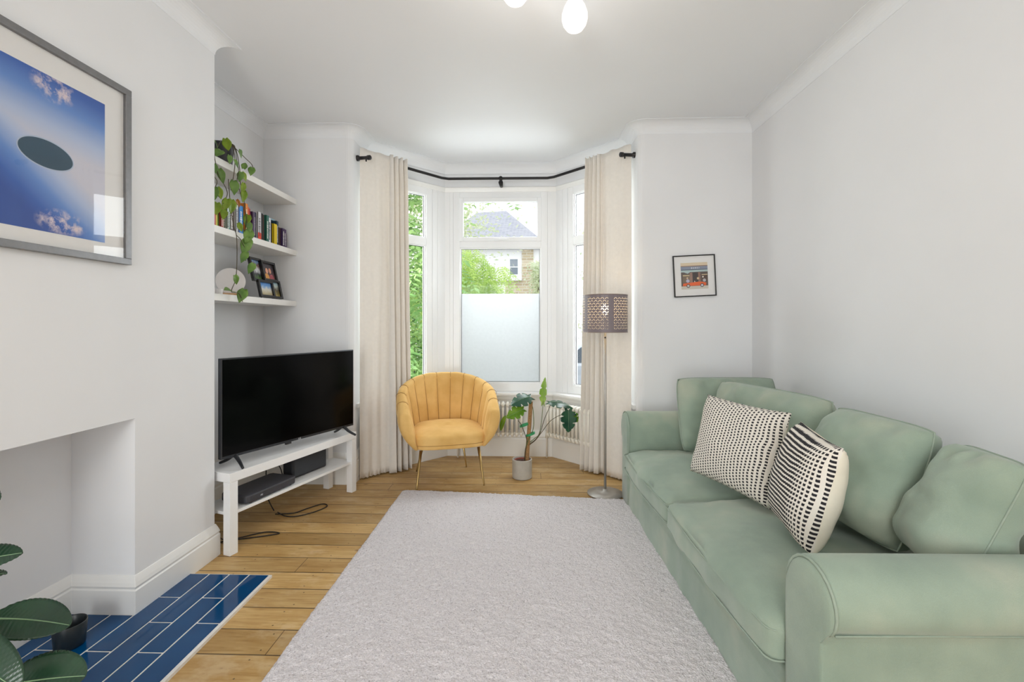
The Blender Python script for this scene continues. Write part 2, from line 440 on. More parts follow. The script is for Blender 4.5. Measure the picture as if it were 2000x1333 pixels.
# ================================================================== ROOM
XL, XC, XR = -2.09, -1.70, 1.735       # alcove wall, chimney breast face, right wall
YF, YB, H = 3.555, -3.2, 2.82          # front wall, rear wall, ceiling
BX0, BX1 = -1.375, .865                # bay opening
WB, WC, WD, WE = (BX0, 3.875), (-.80, 4.45), (.29, 4.45), (BX1, 3.875)
def arc(cx, cy, r, a0, a1, n=5): return [(cx+r*cos(R(a0+(a1-a0)*i/n)), cy+r*sin(R(a0+(a1-a0)*i/n))) for i in range(n+1)]
arcL = arc(BX0-.05, YF+.05, .05, -90, 0); arcR = arc(BX1+.05, YF+.05, .05, 180, 270)

b = BM(); box(b, XL-.12, XL, YB-.12, YF+.3, 0, H); struct('wall_left', b, M['wall'])
b = BM(); box(b, XR, XR+.12, YB-.12, YF+.3, 0, H); struct('wall_right', b, M['wall'])
b = BM()
prism(b, [(XL, YF)]+arcL+[(BX0, 3.875), (BX0-.12, 3.995), (XL, 3.995)], 0, H)
struct('wall_front_left', b, M['wall'])
b = BM()
prism(b, [(BX1+.12, 3.995), (BX1, 3.875)]+arcR+[(XR, YF), (XR, 3.995)], 0, H)
struct('wall_front_right', b, M['wall'])
# chimney breast with its empty fireplace recess
RY0, RY1, RZ, RX = 1.0, 1.925, .857, -1.985
b = BM(); box(b, XL+.0005, XC, .45, RY0, 0, H); box(b, XL+.0005, XC, RY1, 2.43, 0, H); box(b, XL+.0005, XC, RY0, RY1, RZ, H)
struct('wall_chimney', b, M['wall'])
b = BM(); box(b, XL+.0005, RX, RY0, RY1, 0, RZ); struct('wall_recess', b, M['recess'])
# rear wall; its unseen glazed doors are added to let fill light in
b = BM(); box(b, XL, -1.8, YB-.12, YB, 0, H); box(b, -.2, XR, YB-.12, YB, 0, H); box(b, -1.8, -.2, YB-.12, YB, 2.4, H); struct('wall_rear', b, M['wall'])
dr = thing('added_door_1', None, None, (-1.0, YB-.06, 0)); dr['kind'] = 'structure'
b = BM()
for x in (-.76, 0, .76): box(b, x-.04, x+.04, -.03, .03, 0, 2.4)
for z0, z1 in ((0, .1), (2.3, 2.4)): box(b, -.76, .76, -.03, .03, z0, z1)
obj('door_frame', b, M['upvc'], dr)
b = BM(); box(b, -.72, .72, -.005, .005, .1, 2.3); obj('pane', b, M['glass'], dr)
b = BM(); box(b, XL-.12, XR+.12, YB-.12, 4.75, H, H+.15); struct('ceiling', b, M['ceil'])
b = BM(); prism(b, [(XL, YB), (XR, YB), (XR, 3.6), (BX1+.1, 3.7), (BX1+.1, 3.99), (.36, 4.6), (-.87, 4.6), (BX0-.1, 3.99), (BX0-.1, 3.7), (XL, 3.6)], -.12, 0)
struct('floor', b, M['floor'])

# cove between walls and ceiling
room = [(XL, YB), (XL, .45), (XC, .45), (XC, 2.43), (XL, 2.43), (XL, YF)]+arcL+[WB, WC, WD, WE]+arcR+[(XR, YF), (XR, YB)]
r_ = .08; prof = [(-.004, H-.085), (.002, H-.085)]+[(r_-r_*cos(R(a))+.002, H-.085+r_*sin(R(a))) for a in range(10, 91, 10)]+[(r_+.012, H-.005), (r_+.012, H-.0005), (-.004, H-.0005)]
b = BM(); sweep(b, room, prof); struct('trim_1', b, M['ceil'])
b = BM(); sweep(b, [(XR, YB), (XL, YB)], prof); struct('trim_2', b, M['ceil'])

def skirt(path, h, name, t=.02):
    k = h
    pr = [(-.004, 0), (t, 0), (t, k*.66), (t-.004, k*.70), (t-.001, k*.76), (t-.005, k*.84), (t-.011, k*.93), (t-.016, k), (-.004, k)]
    b = BM(); sweep(b, path, pr); return struct(name, b, M['gloss'], bev=.0015)
skirt([(XL, YB), (XL, .45), (XC, .45), (XC, RY0), (RX, RY0), (RX, RY1), (XC, RY1), (XC, 2.43), (XL, 2.43)], .175, 'baseboard_chimney')
OFF = .09; ap = .4142*OFF
yj = 3.875-OFF*1.4142+0     # where the apron line meets the reveals
AC, AD = (WC[0]+ap, WC[1]-OFF), (WD[0]-ap, WD[1]-OFF)
skirt([(XL, 2.43), (XL, YF)]+arcL+[(BX0, yj), AC, AD, (BX1, yj)]+arcR+[(XR, YF)], .25, 'baseboard_front', .022)
skirt([(XR, YF), (XR, YB), (1.5, YB)], .2, 'baseboard_right')

# bay walls: apron under the sill and head above the windows
def ext(p, q, d):
    p, q = Vector(p), Vector(q); v = (p-q).normalized(); return tuple(p+v*d)
bay = [ext(WB, WC, .12), WC, WD, ext(WE, WD, .12)]
b = BM(); sweep(b, bay, [(OFF, .0), (OFF, .575), (-.16, .575), (-.16, .0)]); struct('wall_bay_lower', b, M['gloss'])
b = BM(); sweep(b, bay, [(-.01, 2.56), (-.01, H), (-.2, H), (-.2, 2.56)]); struct('wall_bay_upper', b, M['wall'])
b = BM(); sweep(b, bay, [(OFF+.03, .578), (OFF+.034, .59), (OFF+.03, .605), (-.12, .605), (-.12, .576), (OFF+.03, .576)]); struct('trim_3', b, M['gloss'])
b = BM(); sweep(b, bay, [(OFF+.012, .545), (OFF+.012, .576), (OFF-.002, .576), (OFF-.002, .545)]); struct('trim_4', b, M['gloss'])
b = BM(); sweep(b, bay, [(.012, 2.585), (.016, 2.597), (.008, 2.607), (-.012, 2.607), (-.012, 2.558), (.006, 2.558)]); struct('trim_5', b, M['gloss'])
# vertical posts at the corners of the bay
def post(p, a0, a1, name, groove):
    """post turning the corner: arms along direction a0 and a1"""
    p = Vector(p); d0 = Vector(a0).normalized(); d1 = Vector(a1).normalized()
    n0 = Vector((-d0.y, d0.x)); n1 = Vector((-d1.y, d1.x))
    if n0.y < 0: n0 = -n0
    if n1.y < 0: n1 = -n1
    o = p+(n0+n1)/(1+n0.dot(n1))*.11
    e0 = p+d0*.145; e1 = p+d1*.082
    def steps(e, d, n, L):   # stepped moulding on the room side
        return [e, e-n*.004, e-d*(L*.28)-n*.004, e-d*(L*.28), e-d*(L*.42), e-d*(L*.42)-n*.004, e-d*L*.6-n*.004, e-d*L*.6]
    pts = steps(e0, d0, n0, .145)+[p]+steps(e1, d1, n1, .082)[::-1]+[e1+n1*.11, o, e0+n0*.11]
    b = BM(); prism(b, [tuple(q) for q in pts], .6, 2.562); struct(name, b, M['upvc'])
post(WC, (-1, -1), (1, 0), 'trim_6', 0)
post(WD, (1, -1), (-1, 0), 'trim_7', 0)
# small white box-ends on the reveals
for i, (x, s) in enumerate(((BX0, 1), (BX1, -1))):
    b = BM(); box(b, x-.01*s if s > 0 else x-.022, x+.022 if s > 0 else x+.01, 3.63, 3.74, .585, .622)
    struct('trim_%d' % (8+i), b, M['gloss'], bev=.004)

def ring(bm, x0, x1, z0, z1, w, y0, y1, wb=None, mi=0):
    wb = wb or w
    box(bm, x0, x0+w, y0, y1, z0, z1, mi); box(bm, x1-w, x1, y0, y1, z0, z1, mi)
    box(bm, x0+w, x1-w, y0, y1, z1-w, z1, mi); box(bm, x0+w, x1-w, y0, y1, z0, z0+wb, mi)

def window(name, loc, rz, L, transom, label=None):
    """frame in its own plane: x along, y outwards"""
    w = thing(name, None, None, (*loc, 0), rz); w['kind'] = 'structure'
    f = .066; zb, zt = .605, 2.56
    b = BM(); ring(b, 0, L, zb, zt, f, 0, .07, .08)
    box(b, f, L-f, 0, .07, 2.012, 2.085)
    obj('window_frame', b, M['upvc'], w, bev=.003)
    b = BM(); ring(b, f-.002, L-f+.002, zb+.078, 2.014, .012, .012, .05); ring(b, f-.002, L-f+.002, 2.083, zt-f+.002, .012, .012, .05)
    obj('glazing_bead', b, M['upvc'], w, bev=.002)
    b = BM(); ring(b, f+.009, L-f-.009, zb+.089, 2.003, .005, .03, .034); ring(b, f+.009, L-f-.009, 2.094, zt-f-.009, .005, .03, .034)
    obj('gasket', b, M['black'], w)
    b = BM(); box(b, f+.01, L-f-.01, .035, .041, zb+.08, 2.01)
    obj('pane', b, M['glass'], w)
    if not transom:
        b = BM(); box(b, f+.01, L-f-.01, .035, .041, 2.09, zt-f); obj('pane', b, M['glass'], w)
    else:
        b = BM(); ring(b, f-.006, L-f+.006, 2.072, zt-f+.006, .042, -.014, .03); s = obj('opening_sash', b, M['upvc'], w, bev=.004)
        b = BM(); ring(b, f+.034, L-f-.034, 2.112, zt-f-.034, .004, .0, .012); obj('gasket', b, M['black'], s)
        b = BM(); box(b, f+.03, L-f-.03, .01, .016, 2.11, zt-f-.03); obj('pane', b, M['glass'], s)
        b = BM(); box(b, L/2-.012, L/2+.02, -.03, -.012, 2.078, 2.098); box(b, L/2-.06, L/2+.09, -.038, -.024, 2.08, 2.092); obj('handle', b, M['upvc'], s, bev=.003)
        b = BM(); box(b, f+.011, L-f-.011, .0285, .0335, zb+.083, 1.562); obj('frosted_film', b, M['frost'], w)
    return w
window('window_1', (-.718, 4.45), 0, .926, True)
sl = .5752*1.4142  # splay length
p = Vector(WC)+Vector((-1, -1)).normalized()*(sl-.02)
window('window_2', tuple(p), R(45), sl-.02-.145, False)
p = Vector(WD)+Vector((1, -1)).normalized()*.145
window('window_3', tuple(p), R(-45), sl-.02-.145, False)

# ================================================================== HEARTH
hx0, hx1, hy0, hy1 = XC+.0, -1.268, .62, 2.232
h = thing('tiled_hearth', 'glossy blue tiled hearth with white grout before the empty fireplace', 'hearth', (-1.5, 1.43, 0))
b = BM(); box(b, hx0+.022, hx1, hy0, hy1, .0005, .0135); box(b, RX+.022, hx0+.022, RY0+.022, RY1-.022, .0005, .0135)
for v in b.verts: v.co -= Vector((-1.5, 1.43, 0))
obj('grout', b, M['grout'], h)
b = BM(); tl, tw, g = .3455, .1015, .0078
rows = [(hx1-.007-tw*(k+1)-.0003*k, k) for k in range(7)]
for x0, k in rows:
    inside = x0 < XC-.02
    ylo, yhi = (RY0+.024, RY1-.024) if inside else (hy0+.006, hy1-.006)
    off = 1.862 if k % 2 == 0 else 2.035
    y = off-tl*6
    x1 = min(x0+tw-g, hx1-.007)
    x0c = max(x0, RX+.024)
    if inside is False and x0 < XC+.02: x0c = x0
    while y < hy1:
        a0, a1 = max(y+g/2, ylo), (yhi if yhi-(y+tl) < .06 else min(y+tl-g/2, yhi))
        if yhi-y < .06: break
        if x1 > x0c+.01 and a1 > a0+.01:
            box(b, x0c, x1, a0, a1, .010, .0158)
        y += tl
for v in b.verts: v.co -= Vector((-1.5, 1.43, 0))
obj('tiles', b, M['tile'], h, bev=.0012)

# ================================================================== RUG
def rug():
    P = [Vector((-.935, 3.405)), Vector((.722, 3.262)), Vector((.768, .9)), Vector((-.935, .9))]
    c = Vector((-.12, 2.15))
    b = BM(); nu, nv = 330, 500
    def fn(u, v):
        a = P[0].lerp(P[1], u); d = P[3].lerp(P[2], u); q = a.lerp(d, v)
        # rounded corners + hem roll-off
        eu = min(u, 1-u)*1.62; ev = min(v, 1-v)*2.5; e = min(eu, ev)
        if eu < .05 and ev < .05:
            k = Vector((.05-eu, .05-ev)); L = k.length
            if L > .05:
                s = (L-.05); q = q+Vector(((1 if u < .5 else -1)*(.05-eu)/L*s, (-1 if v < .5 else 1)*(.05-ev)/L*s)); e = 0
            else: e = min(e, .05-L+.0)
        z = .022*min(1, sqrt(max(0, e)/.02)) if e < .02 else .022
        wob = nz((q.x, q.y, 0), 3)*.005
        q = q+Vector((wob, wob))*(1 if e < .05 else 0)
        t = max(0, nz((q.x*1.0, q.y, .3), 130))*.007+nz((q.x, q.y, 5), 38)*.004+nz((q.x, q.y, 9), 9)*.003
        return (q.x-c.x+nz((q.x, q.y, 1), 80)*.003, q.y-c.y+nz((q.x, q.y, 2), 80)*.003, max(.001, z*.8+(t+.004 if e > .008 else 0)))
    grid(b, nu, nv, fn)
    o = obj('shag_rug', b, M['rug'], smooth=True, loc=(c.x, c.y, .0005))
    tag(o, 'large pale cream shaggy rug on the floorboards in front of the green sofa', 'rug')
rug()

# ================================================================== SOFA
def cushion_box(lx, ly, lz, rad=.05, crown=.03, bulge=.0, seed=0, n=18, wr=.006):
    b = BM(); bmesh.ops.create_cube(b, size=2)
    bmesh.ops.subdivide_edges(b, edges=b.edges, cuts=n, use_grid_fill=True)
    for v in b.verts:
        u = v.co.copy(); p = Vector((u.x*lx/2, u.y*ly/2, u.z*lz/2))
        q = Vector((max(-lx/2+rad, min(lx/2-rad, p.x)), max(-ly/2+rad, min(ly/2-rad, p.y)), max(-lz/2+rad, min(lz/2-rad, p.z))))
        d = p-q
        if d.length > 0: p = q+d.normalized()*rad
        cu, cv = max(0, cos(u.x*pi/2)), max(0, cos(u.y*pi/2))
        if p.z > 0: p.z += crown*(cu*cv)**.6
        p.x += (1 if u.x > 0 else -1)*bulge*abs(u.x)**2*cv
        s = nz((p.x+seed, p.y, p.z), 4.5)*wr+nz((p.x+seed, p.y, p.z), 11)*wr*.5
        p += v.normal*s if v.normal.length else Vector((0, 0, s))
        v.co = p
    return b

def pillow_bm(a, bb, T, pinch=.06, q=.5, seed=0, n=26, wr=.006, two=False, sag=0.0, rd=0.0):
    b = BM(); G = {}
    for side in (1, -1):
        for i in range(n+1):
            for j in range(n+1):
                u = -1+2*i/n; v = -1+2*j/n
                edge = i in (0, n) or j in (0, n)
                if side < 0 and edge: G[(side, i, j)] = G[(1, i, j)]; continue
                x = a*u*(1-pinch*(1-v*v)-rd*v**4*u*u); y = bb*v*(1-pinch*(1-u*u)-rd*u**4*v*v)
                z = side*T*max(0, (1-u**4)*(1-v**4))**q*(.75+.25*(1-u*u)*(1-v*v))*(1-(.22*v if rd else 0))
                if not edge:
                    s = nz((x+seed, y, side*2), 6)*wr*1.6+nz((x+seed, y, side*2), 17)*wr*.5
                    if rd: s += .010*exp(-((v-.80)/.16)**2)*sin(u*11+seed+nz((u, v, seed), 2)*4)*(1-u*u)-.014*exp(-((u-.1*seed%1+.3)/.3)**2-((v+.1)/.25)**2)
                    # creases radiating from the corners
                    if not rd: s += wr*.5*sin(atan2(1-abs(u), 1-abs(v)+1e-3)*14)*(abs(u)*abs(v))**2
                    z += s*side
                y -= sag*(1-u*u)*(1 if v > 0 else 0)*v
                G[(side, i, j)] = b.verts.new((x, y, z))
    for side in (1, -1):
        for i in range(n):
            for j in range(n):
                vs = [G[(side, i, j)], G[(side, i+1, j)], G[(side, i+1, j+1)], G[(side, i, j+1)]]
                if side < 0: vs = vs[::-1]
                f = b.faces.new(vs); f.material_index = 0 if (side > 0 or not two) else 1
    edge = [G[(1, i, 0)].co.copy() for i in range(n+1)]+[G[(1, n, j)].co.copy() for j in range(1, n+1)]+[G[(1, i, n)].co.copy() for i in range(n-1, -1, -1)]+[G[(1, 0, j)].co.copy() for j in range(n-1, 0, -1)]
    return b, edge

def orient(o, c, w, u):
    """local x -> w, local y -> u, local z -> w x u"""
    w = Vector(w).normalized(); u = Vector(u); u = (u-w*u.dot(w)).normalized(); nn = w.cross(u)
    m = Matrix((w, u, nn)).transposed().to_4x4(); m.translation = Vector(c)
    o.matrix_local = m; return o

def sofa():
    cx, cy = 1.2, 2.2
    root = thing('sofa', 'sage green skirted sofa with rolled arms along the right wall', 'sofa', (cx, cy, 0), R(1.4))
    sm = M['sofa']; fx, bx = .715-cx, 1.66-cx
    def yy(v): return v-cy
    # arms --------------------------------------------------
    def arm(y_in, s, name):
        # profile in (across, z); across grows outwards from the inner face
        prof = [(0, .02), (0, .28), (0, .53)]
        prof += [(.10-.10*cos(R(a)), .545+.105*sin(R(a))) for a in range(15, 91, 15)]
        prof += [(.10+.105*sin(R(a)), .550+.10*cos(R(a))) for a in range(15, 91, 15)]
        prof += [(.200, .525), (.188, .505), (.172, .494), (.166, .46), (.165, .30), (.169, .15), (.175, .02)]
        c0 = Vector((.09, .34))
        b = BM(); rings = []
        for x, k in ((fx+.0, .0), (fx, .78), (fx+.002, .9), (fx+.010, .965), (fx+.026, 1.0), (fx+.3, 1.0), (fx+.6, 1.0), (bx-.03, 1.0), (bx, .93)):
            rg = []
            for o, z in prof:
                q = c0.lerp(Vector((o, z)), k) if k else c0
                zz = q.y if not (z <= .021) else z
                pp = Vector((x, yy(y_in)+s*q.x, zz))
                if k == 1.0: pp += Vector((0, 1, 0))*nz((x*1.5, z, s), 5)*.006+Vector((0, 0, 1))*nz((x, o, 3+s), 6)*.004*(1 if z > .1 else 0)
                rg.append(pp)
            rings.append([b.verts.new(p) for p in rg] if k else None)
        rings = [r for r in rings if r]
        n = len(prof)
        for A, B in zip(rings, rings[1:]):
            for j in range(n): b.faces.new((A[j], A[(j+1) % n], B[(j+1) % n], B[j]))
        b.faces.new(rings[0]); b.faces.new(rings[-1][::-1])
        o = obj('arm', b, sm, root, smooth=True, sub=0)
        # piping around the front panel and pleat
        b = BM(); pts = []
        for oo, z in prof[1:-4]:
            q = c0.lerp(Vector((oo, z)), .985); pts.append((fx+.012, yy(y_in)+s*q.x, q.y))
        tube(b, pts, .0042, 6)
        tube(b, [(fx+.03, yy(y_in)+s*.171, .488), (fx+.3, yy(y_in)+s*.172, .490), (bx-.02, yy(y_in)+s*.171, .488)], .003, 6)
        obj('piping', b, M['piping'], o, smooth=True)
    arm(1.342, -1, 'near'); arm(3.150, 1, 'far')
    # base with skirt ---------------------------------------
    b = BM()
    L0, L1 = yy(1.20), yy(3.31)
    box(b, fx+.045, bx-.01, L0+.01, L1-.01, .05, .272); obj('base', b, sm, root, bev=.01)
    b = BM()
    def fn(u, v):
        y = L0+.075+(L1-L0-.15)*u; z = .006+.268*v
        k = (1-v)
        x = fx+.018-.012*k+sin(y*23+nz((y, 0, 0), 2)*5)*.004*k+nz((y, z, 0), 5)*.004
        if v > .97: x += .012
        if abs(v-.70) < .022: x += .003
        return (x, y, z)
    grid(b, 200, 24, fn)
    sk = obj('skirt', b, sm, root, smooth=True); m = sk.modifiers.new('s', 'SOLIDIFY'); m.thickness = .012; m.offset = -1
    # side and back skirt panels
    # back --------------------------------------------------
    b = BM()
    pr = [(1.42, .05), (1.44, .40), (1.50, .64), (1.525, .675), (1.57, .69), (1.62, .68), (1.65, .65), (1.66, .4), (1.66, .05)]
    A = [b.verts.new((x-cx, L0+.04, z)) for x, z in pr]; B = [b.verts.new((x-cx, L1-.04, z)) for x, z in pr]
    for j in range(len(pr)): b.faces.new((A[j], A[(j+1) % len(pr)], B[(j+1) % len(pr)], B[j]))
    b.faces.new(A); b.faces.new(B[::-1]); obj('backrest', b, sm, root, bev=.015)
    # seat cushions -----------------------------------------
    for (y0, y1, x0, h0, hh, seed, rz) in ((2.258, 3.140, .688, .335, .128, 3, 0), (1.350, 2.252, .680, .339, .135, 11, 0)):
        lx, ly = 1.46-x0, y1-y0
        b = cushion_box(lx, ly, hh, .034, .060, .018, seed, 24, .016)
        o = obj('seat_cushion', b, sm, root, smooth=True, loc=((x0+1.46)/2-cx, yy((y0+y1)/2), h0), rot=(0, 0, rz))
        b = BM()
        for zz in (.042, -.046):
            pts = []
            r = .03
            for (sx, sy, a0) in ((1, 1, 0), (-1, 1, 90), (-1, -1, 180), (1, -1, 270)):
                for k in range(5):
                    a = R(a0+k*22.5); X = sx*(lx/2-r)+r*cos(a); Y = sy*(ly/2-r)+r*sin(a)
                    pts.append((X, Y))
            full = []
            for i in range(len(pts)):
                p, q = Vector(pts[i]), Vector(pts[(i+1) % len(pts)]); m = max(1, int((q-p).length/.06))
                for k in range(m):
                    w_ = p.lerp(q, k/m)
                    cv = max(0, cos(w_.y/(ly/2)*pi/2)); w_.x += (1 if w_.x > 0 else -1)*.018*cv*(abs(w_.x)/(lx/2))**2
                    full.append((w_.x*1.001, w_.y*1.001, zz+(.012 if zz > 0 else -.0)*0))
            full.append(full[0]); tube(b, full, .0035, 5)
        obj('piping', b, M['piping'], o, smooth=True)
    # back cushions -----------------------------------------
    for (c, w, u, a, bb, T, seed) in (
        ((1.33, 2.985, .685), (1, .02, .0), (.0, .25, 1), .33, .235, .085, 1),
        ((1.27, 2.481, .685), (.197, -1, 0), (.25, 0, 1), .40, .243, .115, 5),
        ((1.288, 1.787, .703), (.019, -1, 0), (.32, -.097, 1), .232, .22, .125, 8),
        ((1.312, 1.425, .70), (-.22, -1, 0), (.42, -.15, 1), .13, .195, .115, 14)):
        b, e = pillow_bm(a, bb, T*1.12, .012, .40, seed, 34, .020, rd=.055)
        o = obj('back_cushion', b, sm, root, smooth=True)
        orient(o, (c[0]-cx, c[1]-cy, c[2]), w, u)
        b = BM(); tube(b, [p*1.002 for p in e]+[e[0]*1.002], .0032, 6); obj('piping', b, M['piping'], o, smooth=True)
sofa()

def throw(c, w, u, a, bb, T, mats, label, seed):
    b, e = pillow_bm(a, bb, T, .05, .5, seed, 30, .006, two=True)
    o = obj('throw_cushion', b, mats, smooth=True)
    orient(o, c, w, u)
    tag(o, label, 'cushion')
throw((1.018, 2.252, .676), (.296, -1, 0), (.281, .018, 1), .271, .212, .072, [M['dash'], M['cream']], 'white cushion with rows of small black dashes, the farther one on the sofa', 21)
throw((1.027, 1.706, .682), (-.20, -1, -.04), (.206, -.158, 1), .180, .192, .095, [M['dash2'], M['cream']], 'cream cushion with wavy black stripes, the nearer one on the sofa', 33)

# ================================================================== ARMCHAIR
def chair():
    root = thing('armchair', 'mustard velvet tub armchair with channel back and thin brass legs in the bay', 'armchair', (-.645, 3.712, 0), R(16))
    root.scale = (.955, .955, 1)
    v = M['velvet']; A0 = 128
    nph, N = 156, 13
    def sect(phi):
        """closed loop of (radial, z) for angle phi from the back centre"""
        t = abs(phi)/A0
        top = .835-.235*max(0, (t-.12)/.88)**1.55
        ch = abs(sin(pi*(phi+A0)/(2*A0)*N)); g = 1-.0*ch
        d = .016*(ch**.5)-.010          # channel bulge
        bot = .30
        flare = .072*(1-.45*t); th = .05+.05*t
        ri = .272
        pts = []
        for k in range(7):               # inner face from seat to rim
            s = k/6; pts.append((ri+flare*s**1.5-d*min(1, .3+s), .36+(top-.05-.36)*s))
        rc = ri+flare+th/2
        for a in (150, 120, 90, 60, 30): # rolled rim
            pts.append((rc+th/2*1.05*cos(R(a))+0, top-.045+(.045+d*.25)*sin(R(a))))
        for k in range(1, 8):            # outer face down to tucked bottom
            s = k/7; z = (top-.06)+(bot+.02-(top-.06))*s
            r = ri+flare+th-(.115*(s**2.2))+d*.8*(1-s)
            pts.append((r, z))
        pts.append((ri+flare+th-.135, bot)); pts.append((ri-.02, bot+.005)); pts.append((ri-.01, .33))
        return pts
    def plan(phi, r):
        a = R(phi); x, y = sin(a), cos(a)
        # squarish D plan: sides run forward
        k = 1.0
        X = 1.06*r*x; Y = r*y
        if abs(phi) > 90:
            e = (abs(phi)-90)/(A0-90)
            X = (1 if phi > 0 else -1)*(1.06*r*(1-.05*e)); Y = -e*.235
        return X, Y
    b = BM(); rings = []
    for i in range(nph+1):
        phi = -A0+2*A0*i/nph
        rings.append([b.verts.new((*plan(phi, r), z)) for r, z in sect(phi)])
    n = len(rings[0])
    for P, Q in zip(rings, rings[1:]):
        for j in range(n): b.faces.new((P[j], P[(j+1) % n], Q[(j+1) % n], Q[j]))
    for ringv, s in ((rings[0], -1), (rings[-1], 1)):   # rounded arm fronts
        cen = sum((q.co for q in ringv), Vector())/n; prev = ringv
        for k, (sc_, dy) in enumerate(((.97, -.012), (.86, -.026), (.62, -.036), (.3, -.041))):
            cur = [b.verts.new(cen+(q.co-cen)*sc_+Vector((0, dy, 0))) for q in ringv]
            for j in range(n): b.faces.new((prev[j], prev[(j+1) % n], cur[(j+1) % n], cur[j]))
            prev = cur
        b.faces.new(prev)
    obj('backrest', b, v, root, smooth=True, sub=1)
    # seams between the channels
    b = BM()
    for k in range(1, N):
        phi = -A0+2*A0*k/N; s = sect(phi); pts = [Vector((*plan(phi, r), z)) for r, z in s[:16]]
        cen = Vector((0, 0, 0))
        tube(b, [p+Vector((p.x, p.y, 0)).normalized()*(-.004 if k < 7 else .003)+Vector((0, 0, .003 if 6 < k < 13 else 0)) for k, p in enumerate(pts)], .0019, 5)
    obj('channel_seams', b, M['seam'], root, smooth=True)
    # seat
    b = BM(); ns = 40
    def outline(a):
        x, y = cos(a), sin(a)
        X = .300*(abs(x)**.62)*(1 if x > 0 else -1); Y = .27*(abs(y)**(.85 if y > 0 else .30))*(1 if y > 0 else -1)
        return X, Y-.005
    prof = [(0, .303), (.96, .303), (.99, .307), (1.0, .318), (1.0, .335), (1.0, .36), (1.003, .385), (1.0, .402), (.975, .415), (.93, .424), (.8, .436), (.6, .445), (.3, .450), (.08, .4505), (0.01, .4505)]
    rr = []
    for s, z in prof:
        rr.append([b.verts.new((outline(2*pi*k/ns)[0]*max(s, .001), outline(2*pi*k/ns)[1]*max(s, .001), z+(.012*outline(2*pi*k/ns)[1]/.27 if z > .4 else 0)+nz((outline(2*pi*k/ns)[0]*s, outline(2*pi*k/ns)[1]*s, 1), 7)*.004*(z > .4))) for k in range(ns)])
    for P, Q in zip(rr, rr[1:]):
        for j in range(ns): b.faces.new((P[j], P[(j+1) % ns], Q[(j+1) % ns], Q[j]))
    b.faces.new(rr[-1])
    obj('seat', b, v, root, smooth=True, sub=1)
    b = BM(); pts = []
    for k in range(ns+1):
        x, y = outline(2*pi*k/ns)
        if y < -.05: pts.append((x*1.0, y*1.0-.001, .338))
    tube(b, pts, .0018, 5); obj('seat_seam', b, M['seam'], root)
    b = BM(); lathe(b, [(.0, .297), (.20, .297), (.22, .300), (.22, .306), (0, .306)], 40); obj('base', b, M['seam'], root)
    for (x, y, tx, ty) in ((-.27, -.25, -.235, -.19), (.27, -.25, .235, -.19), (-.250, .245, -.18, .18), (.20, .26, .15, .19)):
        b = BM(); tube(b, [(x, y, 0.001), (x, y, .012), (tx, ty, .29)], [.0065, .0065, .0125], 12)
        obj('leg', b, M['brass'], root, smooth=True)
chair()

# ================================================================== RADIATORS
def radiator(label, loc, rz, n, dup):
    root = thing('column_radiator', label, 'radiator', loc, rz, None)
    P = .0425; first = None
    for i in range(n):
        if first is None:
            b = BM()
            for y in (.012, -.025, -.062): tube(b, [(0, y, .03), (0, y, .27)], .0115, 10)
            for z, s in ((.0, 1), (.30, -1)):
                pts = [(0, .012, z+.03*s), (0, .008, z+.008*s), (0, -.01, z), (0, -.04, z), (0, -.058, z+.008*s), (0, -.062, z+.03*s)]
                tube(b, spline(pts, 4), .013, 10)
                tube(b, [(-P/2, -.025, z+.016*s), (0, -.025, z+.016*s), (P/2, -.025, z+.016*s)], [.010, .021, .010], 10)
            first = obj('column', b, M['rad'], root, smooth=True); c = first
        else:
            c = first.copy(); COL.objects.link(c); c.parent = root
        c.location = (i*P, 0, 0)
    # valve and tail pipe
    b = BM(); tube(b, [(-.045, -.025, -.215), (-.045, -.025, .01), (-.01, -.025, .016)], .008, 8); tube(b, [(-.045, -.025, -.03), (-.045, -.025, .04)], .015, 10)
    obj('valve', b, M['rad'], root, smooth=True)
    for k in (2, n-3):
        b = BM(); box(b, k*P-.012, k*P+.012, .02, .052, .05, .08); obj('wall_bracket', b, M['rad'], root)
radiator('white column radiator under the middle window behind the yellow armchair', (-.60, 4.295, .222), 0, 14, None)
q = Vector(AD)+Vector((.7071, -.7071))*.05+Vector((-.7071, -.7071))*.065
radiator('white column radiator under the right bay window beside the curtain', (q.x, q.y, .222), R(-45), 12, None)

# ================================================================== CURTAIN ROD + CURTAINS
ZR = 2.648
rod = thing('curtain_rod', 'black metal curtain rod bent round the bay window', 'curtain rod', (-.25, 4.31, ZR))
RP = [(-1.235, 3.81, ZR), (-.80, 4.285, ZR), (-.74, 4.315, ZR), (.20, 4.32, ZR), (.26, 4.29, ZR), (.735, 3.80, ZR)]
b = BM(); tube(b, [Vector(p)-Vector((-.25, 4.31, ZR)) for p in RP], .0125, 12); obj('pole', b, M['black'], rod, smooth=True)
b = BM(); O_ = Vector((-.25, 4.31, ZR)); P0 = Vector((-.243, 4.32, ZR))-O_
tube(b, [P0+Vector((0, -.015, 0)), P0+Vector((0, .015, 0))], .019, 14)
tube(b, [P0, P0+Vector((0, 0, -.035))], .014, 12); tube(b, [P0+Vector((0, -.006, -.04)), P0+Vector((0, .14, -.04))], [.022, .014], 16)
obj('bracket', b, M['black'], rod, smooth=True)
